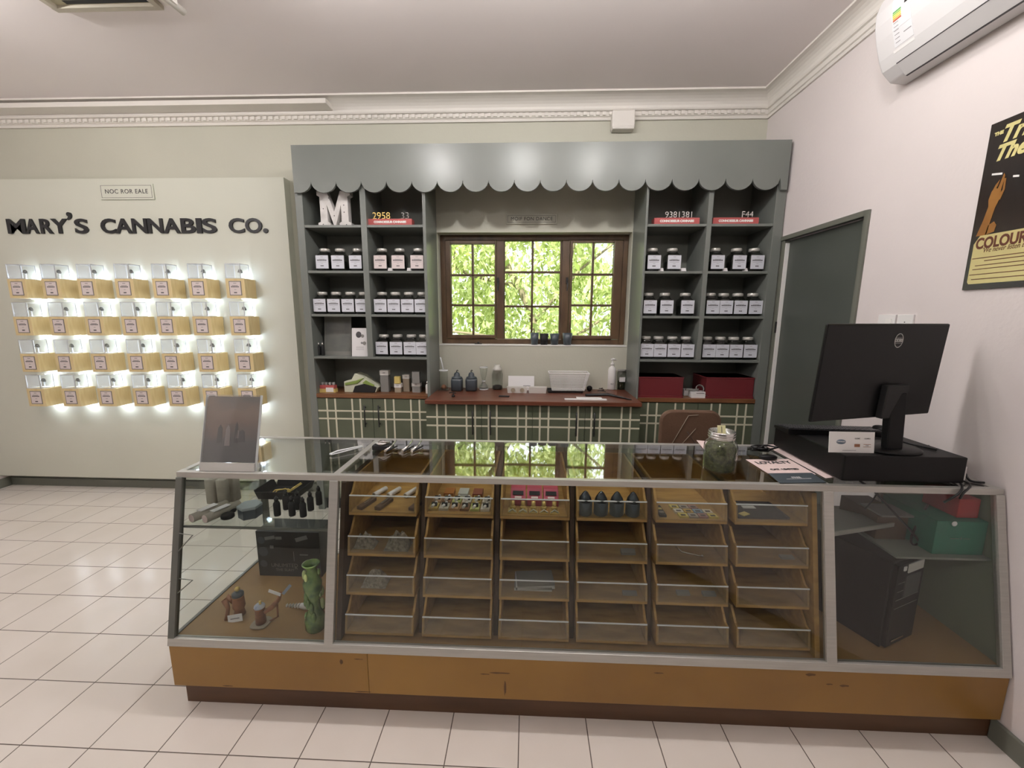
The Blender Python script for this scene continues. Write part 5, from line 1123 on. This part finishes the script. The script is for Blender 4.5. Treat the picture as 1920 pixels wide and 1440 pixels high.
mb = MB(); sm = [tuple(sum(pts[min(max(i+d, 0), 39)][c_] for d in (-1, 0, 1))/3 for c_ in range(3)) for i in range(40)]; mb.tube(sm, .0045, BLACK, 6); tag(mb.build('cable_bundle'), 'tangled bundle of black cable behind the pink flyer', 'cable')
p = cz(1440, 862); mb = MB(); mb.ball((p.x, p.y, zt_+.012), .03, PLASTIC, sc=(1.3, .7, .4)); tag(mb.build('black_adapter'), 'small black rounded adapter beside the tangled cable', 'adapter')
# cash drawer
DX0, DX1, DY0_, DY1_, DZ0, DZ1 = 1.196, 1.640, 1.522, 1.965, zt_+.006, 1.047
t = empty('cash_drawer', ((DX0+DX1)/2, 1.75, zt_), 'wide black metal cash drawer on the right end of counter', 'cash drawer')
mb = MB(); mb.box((DX0, DY0_, DZ0), (DX1, DY1_, DZ1), PLASTIC); mb.build('housing', t, bevel=.004)
for x in (DX0+.03, DX1-.05):
    for y in (DY0_+.02, DY1_-.04): mb = MB(); mb.box((x, y, zt_), (x+.03, y+.03, DZ0), BLACKM); mb.build('foot', t)
# monitor
MC = Vector((1.344, 1.595, 1.356)); MW, MH = .614, .364; yaw, tl_ = .291, .055
t = empty('computer_monitor', (1.425, 1.62, DZ1), 'large black computer monitor seen from behind on the cash drawer', 'monitor')
M = T(*MC) @ RZ(yaw) @ RX(tl_)
mb = MB(); mb.box((-MW/2, 0, -MH/2), (MW/2, .012, MH/2), PLASTIC, M); mb.prism([(-.20, -.17), (.20, -.17), (.22, .05), (.12, .12), (-.12, .12), (-.22, .05)], -.0, -.012, PLASTIC, 'Y', M) if 0 else None; mb.build('back_shell', t, bevel=.006)
mb = MB(); mb.box((-MW/2+.008, .0120, -MH/2+.012), (MW/2-.008, .0140, MH/2-.008), mat('screen_glass', (10, 10, 12), .08), M); mb.build('screen', t)
lg = M.inverted() @ atY(1690, 639, MC.y); lgx, lgz = lg.x, lg.z
mb = MB(); LG = mat('badge_silver', (176, 176, 174), .35, metal=.5); Ml = M @ T(lgx, 0, lgz)
mb.lathe([(.0195, -.0012), (.0215, -.0012), (.0215, 0), (.0195, 0), (.0195, -.0012)], LG, M=Ml @ Matrix.Diagonal((1, 1, 1.25, 1)) @ RX(PI/2) @ Matrix.Scale(-1, 4, (0, 0, 1)), seg=32, cap=False); addtext(mb, 'DDRS', .0165, LG, Ml @ T(0, -.0008, 0) @ FACE, bold=.0008); mb.box((-.017, -.001, .0095), (.017, 0, .0105), LG, Ml); mb.box((-.017, -.001, -.0105), (.017, 0, -.0095), LG, Ml); mb.build('round_badge', t)
bx, by = 1.425, 1.60
mb = MB(); nb = M @ Vector((.075, -.016, -.08)); mb.box((-.055, -.026, -.20), (.055, 0, -.07), BLACKM, M @ T(.065, 0, .02)); mb.build('mount_cover', t, bevel=.004)
mb = MB(); mb.prism([(by-.018, DZ1+.006), (by+.012, DZ1+.006), (nb.y+.03, nb.z), (nb.y-.006, nb.z)], bx-.030, bx+.030, PLASTIC, 'X'); mb.build('stand', t, bevel=.004)
mb = MB(); mb.lathe([(.115, 0), (.115, .006), (.108, .010), (.01, .012)], PLASTIC, M=T(bx, by+.02, DZ1+.0003) @ Matrix.Diagonal((1, .8, 1, 1)), seg=36); mb.build('base', t)
# keyboard, mouse, card
mb = MB(); t = empty('keyboard', (1.36, 1.85, DZ1), 'black keyboard lying behind the monitor on the cash drawer', 'keyboard', None, -.06)
mb.prism([(-.06, 0), (.06, 0), (.06, .012), (-.06, .024)], -.2, .2, PLASTIC, 'X', M=None); kb = mb.build('body', t, world=False, bevel=.002)
mb = MB()
for r_ in range(5):
    for k in range(18): y = -.05+r_*.021; z = .024-(y+.06)/.12*.012; mb.box((-.19+k*.021, y, z), (-.19+k*.021+.017, y+.016, z+.004), mat('key_grey', (48, 48, 50), .5))
mb.build('keys', kb, world=False)
a, b_, c_, d_ = [atY(x, y, 1.555) for x, y in ((1559, 812), (1644, 815), (1645, 853), (1560, 850))]
t = empty('payment_card_sign', ((a.x+b_.x)/2, 1.56, DZ1), 'small white payment sign with blue oval standing on the cash drawer', 'sign')
wq = (b_.x-a.x); hq = a.z-d_.z; M = T((a.x+b_.x)/2, 1.555, DZ1+.001) @ RX(-.12)
mb = MB(); mb.box((-wq/2, 0, 0), (wq/2, .003, hq), WPLAS, M); mb.box((-.02, .003, 0), (.02, .035, .003), WPLAS, T((a.x+b_.x)/2, 1.555, DZ1)); mb.build('board', t)
mb = MB(); mb.lathe([(.001, .0), (.018, .0), (.018, .0008), (.001, .0008)], INKB, M=M @ T(-wq*.24, 0, hq*.52) @ Matrix.Diagonal((1, 1, .5, 1)) @ RX(PI/2), seg=28, cap=False); addtext(mb, 'SUMMERRY', .0075, PAPER, M @ T(-wq*.24, -.0012, hq*.52) @ FACE, depth=.0003)
for u, s_ in ((.12, 'CCNC'), (.34, 'COMO')): addtext(mb, s_, .007, INK, M @ T(wq*u, -.0006, hq*.68) @ FACE, depth=.0003)
mb.box((wq*.06, -.0008, hq*.28), (wq*.18, 0, hq*.42), CLAY, M); mb.box((wq*.26, -.0008, hq*.28), (wq*.42, 0, hq*.30), CLAY, M); mb.box((wq*.26, -.0008, hq*.40), (wq*.42, 0, hq*.42), CLAY, M); addtext(mb, 'FNB', .006, INKL, M @ T(wq*.34, -.0006, hq*.35) @ FACE, depth=.0003); mb.box((-wq*.2, -.0008, hq*.1), (wq*.1, 0, hq*.12), INKL, M); mb.build('print', t)
# white adapter and cables
mb = MB(); a = cz(1806, 905); mb.box((1.655, 1.56, zt_), (1.685, 1.60, zt_+.058), WPLAS); tag(mb.build('white_adapter', bevel=.002), 'white plug adapter standing right of the cash drawer', 'adapter')
def cable(px, r, lab, nm='power_cable', Y=None):
    mb = MB(); pts = px; sm = []
    for i in range(len(pts)-1):
        p0, p1, p2, p3 = [Vector(pts[min(max(i+d, 0), len(pts)-1)]) for d in (-1, 0, 1, 2)]
        for k in range(6):
            u = k/6; sm.append(.5*((2*p1)+(-p0+p2)*u+(2*p0-5*p1+4*p2-p3)*u*u+(-p0+3*p1-3*p2+p3)*u**3))
    sm.append(Vector(pts[-1])); mb.tube(sm, r, BLACK, 6); return tag(mb.build(nm), lab, 'cable')
def C3(px, py, Y): v = atY(px, py, Y); return (v.x, v.y, v.z)
cable([(1.66, 1.60, zt_+.02), (1.69, 1.66, zt_+.05), (1.725, 1.62, zt_+.035), (1.70, 1.56, zt_+.005), (1.735, 1.54, zt_+.004)], .004, 'black cable looping up between white adapter and wall')
cable([(1.655, 1.575, zt_+.006), (1.62, 1.508, zt_+.005), C3(1798, 925, 1.478), C3(1770, 942, 1.50)], .004, 'short black cable hanging over the counter front under the adapter, left one')
cable([(1.665, 1.555, zt_+.006), (1.65, 1.508, zt_+.005), C3(1806, 925, 1.478), C3(1800, 935, 1.482)], .004, 'short black cable hanging over the counter front under the adapter, right one')
cable([(1.27, 1.53, zt_+.004), C3(1640, 922, 1.53), C3(1680, 965, 1.55), C3(1712, 1000, 1.56), C3(1722, 1016, 1.56), C3(1714, 1022, 1.56), C3(1708, 1012, 1.56), C3(1718, 985, 1.58), C3(1740, 945, 1.60)], .0042, 'thick black cable looping down inside the right glass section')
cable([C3(1650, 916, 1.60), C3(1638, 935, 1.60), C3(1622, 955, 1.60)], .003, 'thin black cable crossing at the top of the right section')
cable([(1.44, 1.66, DZ1+.004), (1.50, 1.72, DZ1+.02), (1.56, 1.68, DZ1+.006), (1.60, 1.60, DZ1+.005)], .004, 'black monitor cable curling over the cash drawer')
cable([C3(1720, 822, 1.86), C3(1752, 835, 1.80), C3(1775, 824, 1.80), C3(1780, 832, 1.78), C3(1740, 836, 1.80)], .004, 'thin black cable loop against the wall behind the monitor')
mb = MB(); mb.ball((0, 0, .016), .032, PLASTIC, M=T(1.60, 1.86, DZ1), sc=(.8, 1.2, .5)); tag(mb.build('mouse'), 'black mouse on the cash drawer right of the keyboard', 'mouse')

# ------------------------------------------------------------------ right wall: air conditioner, poster, sockets
AY0, AY1 = 1.34, 2.205
WAC = mat('ac_plastic', (206, 204, 204), .35, var=.01)
t = empty('air_conditioner', (1.762, 1.8, 2.63), 'white split air conditioner high on the right wall', 'air conditioner')
ap = [(XR-.001, 2.640), (1.687, 2.646), (1.643, 2.690), (1.622, 2.735), (1.598, 2.81), (1.585, 2.87), (1.582, 2.93), (1.600, 2.985), (1.64, 3.008), (XR-.001, 3.01)]
mb = MB(); mb.prism(ap, AY0, AY1, WAC, 'Y'); mb.build('body', t, bevel=.010, seg=3)
def surf(z):
    for (x0, z0_), (x1, z1_) in zip(ap[1:-2], ap[2:-1]):
        if z0_ <= z <= z1_: return x0+(x1-x0)*(z-z0_)/(z1_-z0_)
    return 1.6
mb = MB(); f0 = AY1-.085; mb.prism([(surf(2.688)-.003, 2.688), (surf(2.688)+.004, 2.688), (1.693, 2.646), (1.688, 2.640)], AY0, f0, WAC, 'Y'); mb.build('air_flap', t, bevel=.001)
mb = MB(); mb.prism([(surf(2.690)-.0035, 2.6885), (surf(2.692)+.004, 2.6885), (surf(2.692)+.004, 2.6915), (surf(2.692)-.002, 2.6915)], AY0, f0, INK, 'Y'); mb.prism([(1.690, 2.6385), (1.697, 2.6385), (1.697, 2.643), (1.690, 2.643)], AY0, f0, INK, 'Y'); mb.build('seam_and_shadow_line', t)  # upper strip is the flap joint, lower one a painted shadow line
def on_ac(mb, y0, y1, z0_, z1_, m_, off=.0012):
    a, b2 = surf(z0_)-off, surf(z1_)-off; mb.prism([(a, z0_), (a+.004, z0_), (b2+.004, z1_), (b2, z1_)], y0, y1, m_, 'Y')
mb = MB(); ys0, ys1 = 2.02, 2.11; STK = mat('sticker', (214, 214, 216), .4, var=.02)
for za, zb2 in ((2.745, 2.81), (2.81, 2.87), (2.87, 2.93), (2.93, 2.98)): on_ac(mb, ys0, ys1, za+.0005, zb2-.0005, STK)
for za, c_ in ((2.878, (90, 160, 90)), (2.870, (150, 190, 80)), (2.862, (210, 210, 80)), (2.854, (220, 190, 80)), (2.846, (190, 90, 60))): on_ac(mb, ys0+.045, ys1-.006, za-.003, za+.003, mat('bar%d' % c_[0], c_, .4), .002)
on_ac(mb, ys0+.012, ys0+.030, 2.885, 2.900, BLACKM, .002); on_ac(mb, ys0+.005, ys0+.04, 2.78, 2.783, INKL, .002)
for za in (2.76, 2.775, 2.79, 2.805, 2.82, 2.835): on_ac(mb, ys1-.03, ys1-.008, za, za+.002, INKL, .002)
for za in (2.94, 2.955): on_ac(mb, ys0+.01, ys1-.01, za, za+.006, INK, .002)
on_ac(mb, ys0, ys1+.01, 2.728, 2.738, WPLAS, .001)
mb.build('energy_label', t)
# poster: faces the room (-X); local u runs towards -Y, v up
PY1, PZ0, PZ1 = 1.771, 1.671, 2.287; PWd = .86
POST = mat('poster_black', (30, 27, 26), .25, scale=3, rgb2=(44, 32, 26)); PCR = mat('poster_cream', (206, 198, 138), .35, scale=2, rgb2=(190, 176, 120)); PSK = mat('poster_skin', (150, 104, 48), .35, scale=10, rgb2=(124, 80, 36))
PTX = mat('poster_text', (214, 204, 140), .4); PRB = mat('poster_red_brown', (92, 50, 34), .4)
t = empty('framed_poster', (XR, PY1-PWd/2, PZ0), 'dark vintage-style poster with a raised hand on the right wall', 'poster')
PMx = Matrix(((0, 0, -1, XR-.0085), (-1, 0, 0, PY1), (0, 1, 0, PZ0), (0, 0, 0, 1)))   # u -> -Y, v -> Z, w -> -X
mb = MB(); mb.box((XR-.008, PY1-PWd, PZ0), (XR-.0005, PY1, PZ1), POST); mb.build('board', t, bevel=.001)
mb = MB(); u0 = .025; hP = .255
hP = .205
mb.prism([(.016, .03), (.022, .022), (.80, .022), (.80, hP), (.034, hP), (.016, hP-.03)], 0, .0006, PCR, 'Z', PMx)
SQ = Matrix.Diagonal((.72, 1, 1, 1))
addtext(mb, 'COLOUR', .056, PRB, PMx @ T(.024, hP-.032, .001) @ SQ, depth=.0004, bold=.002, align='LEFT')
addtext(mb, "'We never listen to your own", .026, PRB, PMx @ T(.050, hP-.058, .001) @ SQ, depth=.0003, align='LEFT', shear=.3)
for k, (a_, v_) in enumerate(((.02, .118), (.065, .106), (.035, .090), (.028, .076), (.020, .056), (.030, .038))): mb.box((a_, v_, .0006), (.5, v_+.003, .001), PRB, PMx)
mb.build('cream_panel', t)
mb = MB(); addtext(mb, 'Trip', .080, PTX, PMx @ T(.040, .560, .0008) @ Matrix.Diagonal((.9, 1, 1, 1)), depth=.0004, bold=.003, align='LEFT', shear=.35); addtext(mb, 'Then', .074, PTX, PMx @ T(.030, .496, .0008) @ Matrix.Diagonal((.9, 1, 1, 1)), depth=.0004, bold=.003, align='LEFT', shear=.35); addtext(mb, 'THE', .016, PTX, PMx @ T(.020, .572, .0008), depth=.0004, bold=.0012, align='LEFT'); mb.build('title_lettering', t)
mb = MB(); z_ = .0007; SH2 = MB()
arm = [(.018, .205), (.055, .205), (.060, .25), (.068, .30), (.080, .335), (.078, .36), (.060, .372), (.046, .365), (.040, .335), (.044, .31), (.034, .26)]
mb.prism(arm, 0, z_, PSK, 'Z', PMx); mb.prism([(.050, .205), (.080, .212), (.084, .235), (.074, .25), (.056, .24)], 0, z_, PSK, 'Z', PMx)
for q in ([(.046, .36), (.056, .385), (.068, .40), (.064, .38), (.056, .362)], [(.060, .35), (.070, .385), (.078, .42), (.083, .41), (.080, .38), (.075, .345)], [(.072, .34), (.083, .36), (.082, .40), (.088, .40), (.090, .36), (.080, .325)]): mb.prism(q, 0, z_*1.3, PSK, 'Z', PMx)
mb.build('arm_picture', t)
for q in ([(.036, .424), (.072, .416), (.072, .423), (.036, .431)], [(.110, .395), (.13, .39), (.13, .397), (.110, .402)]): mb = MB(); mb.prism(q, 0, z_*2, WHITE, 'Z', PMx); mb.build('cigarette_picture', t)
for (y0, y1, nm, lab) in ((2.055, 2.152, 's', 'left one'), (1.962, 2.044, 'p', 'right one')):
    t = empty('wall_socket', (XR, (y0+y1)/2, 1.45), 'white square wall socket plate above the monitor, '+lab, 'socket', 'white sockets on the right wall')
    mb = MB(); mb.box((XR-.009, y0, 1.49), (XR-.0005, y1, 1.575), WPLAS); mb.build('plate', t, bevel=.002)
    mb = MB()
    if nm == 's': mb.box((XR-.012, y0+.02, 1.51), (XR-.009, y0+.05, 1.555), WHITE)
    for (dy, dz) in ((.03, .04), (.05, .035), (.04, .05)): mb.cyl((XR-.0095, y0+dy, 1.49+dz), (XR-.009, y0+dy, 1.49+dz), .003, INK, 8)
    mb.build('holes', t)
# ------------------------------------------------------------------ ceiling hatch and pipe top left
hz_ = CEIL
t = empty('ceiling_hatch', (-2.2, 2.2, CEIL), 'open framed ceiling hatch with dark recess, upper left', 'hatch')
hx0, hx1, hy1 = atZ(110, 24, CEIL-.02).x, atZ(300, 12, CEIL-.02).x, atZ(110, 24, CEIL-.02).y; hy0 = hy1-.5
mb = MB(); q = .03; FR = mat('hatch_frame', (186, 178, 162), .5)
for a_, b_ in (((hx0, hy1-q), (hx1, hy1)), ((hx0, hy0), (hx1, hy0+q)), ((hx0, hy0+q), (hx0+q, hy1-q)), ((hx1-q, hy0+q), (hx1, hy1-q))): mb.box((a_[0], a_[1], CEIL-.022), (b_[0], b_[1], CEIL), FR)
mb.build('frame', t, bevel=.003)
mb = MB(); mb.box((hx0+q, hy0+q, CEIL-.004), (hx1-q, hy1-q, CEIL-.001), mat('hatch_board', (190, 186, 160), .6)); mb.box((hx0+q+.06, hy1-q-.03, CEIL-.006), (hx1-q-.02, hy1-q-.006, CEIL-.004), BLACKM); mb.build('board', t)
a = atZ(300, 2, CEIL-.03); b_ = atZ(344, 22, CEIL-.03); mb = MB(); mb.cyl((a.x+.02, a.y-.35, CEIL-.03), (b_.x, b_.y, CEIL-.03), .018, CORN, 14); mb.box((b_.x-.04, b_.y-.10, CEIL-.04), (b_.x+.02, b_.y-.06, CEIL), CORN)
tag(mb.build('ceiling_pipe'), 'short cream pipe running on the ceiling beside the hatch', 'pipe')
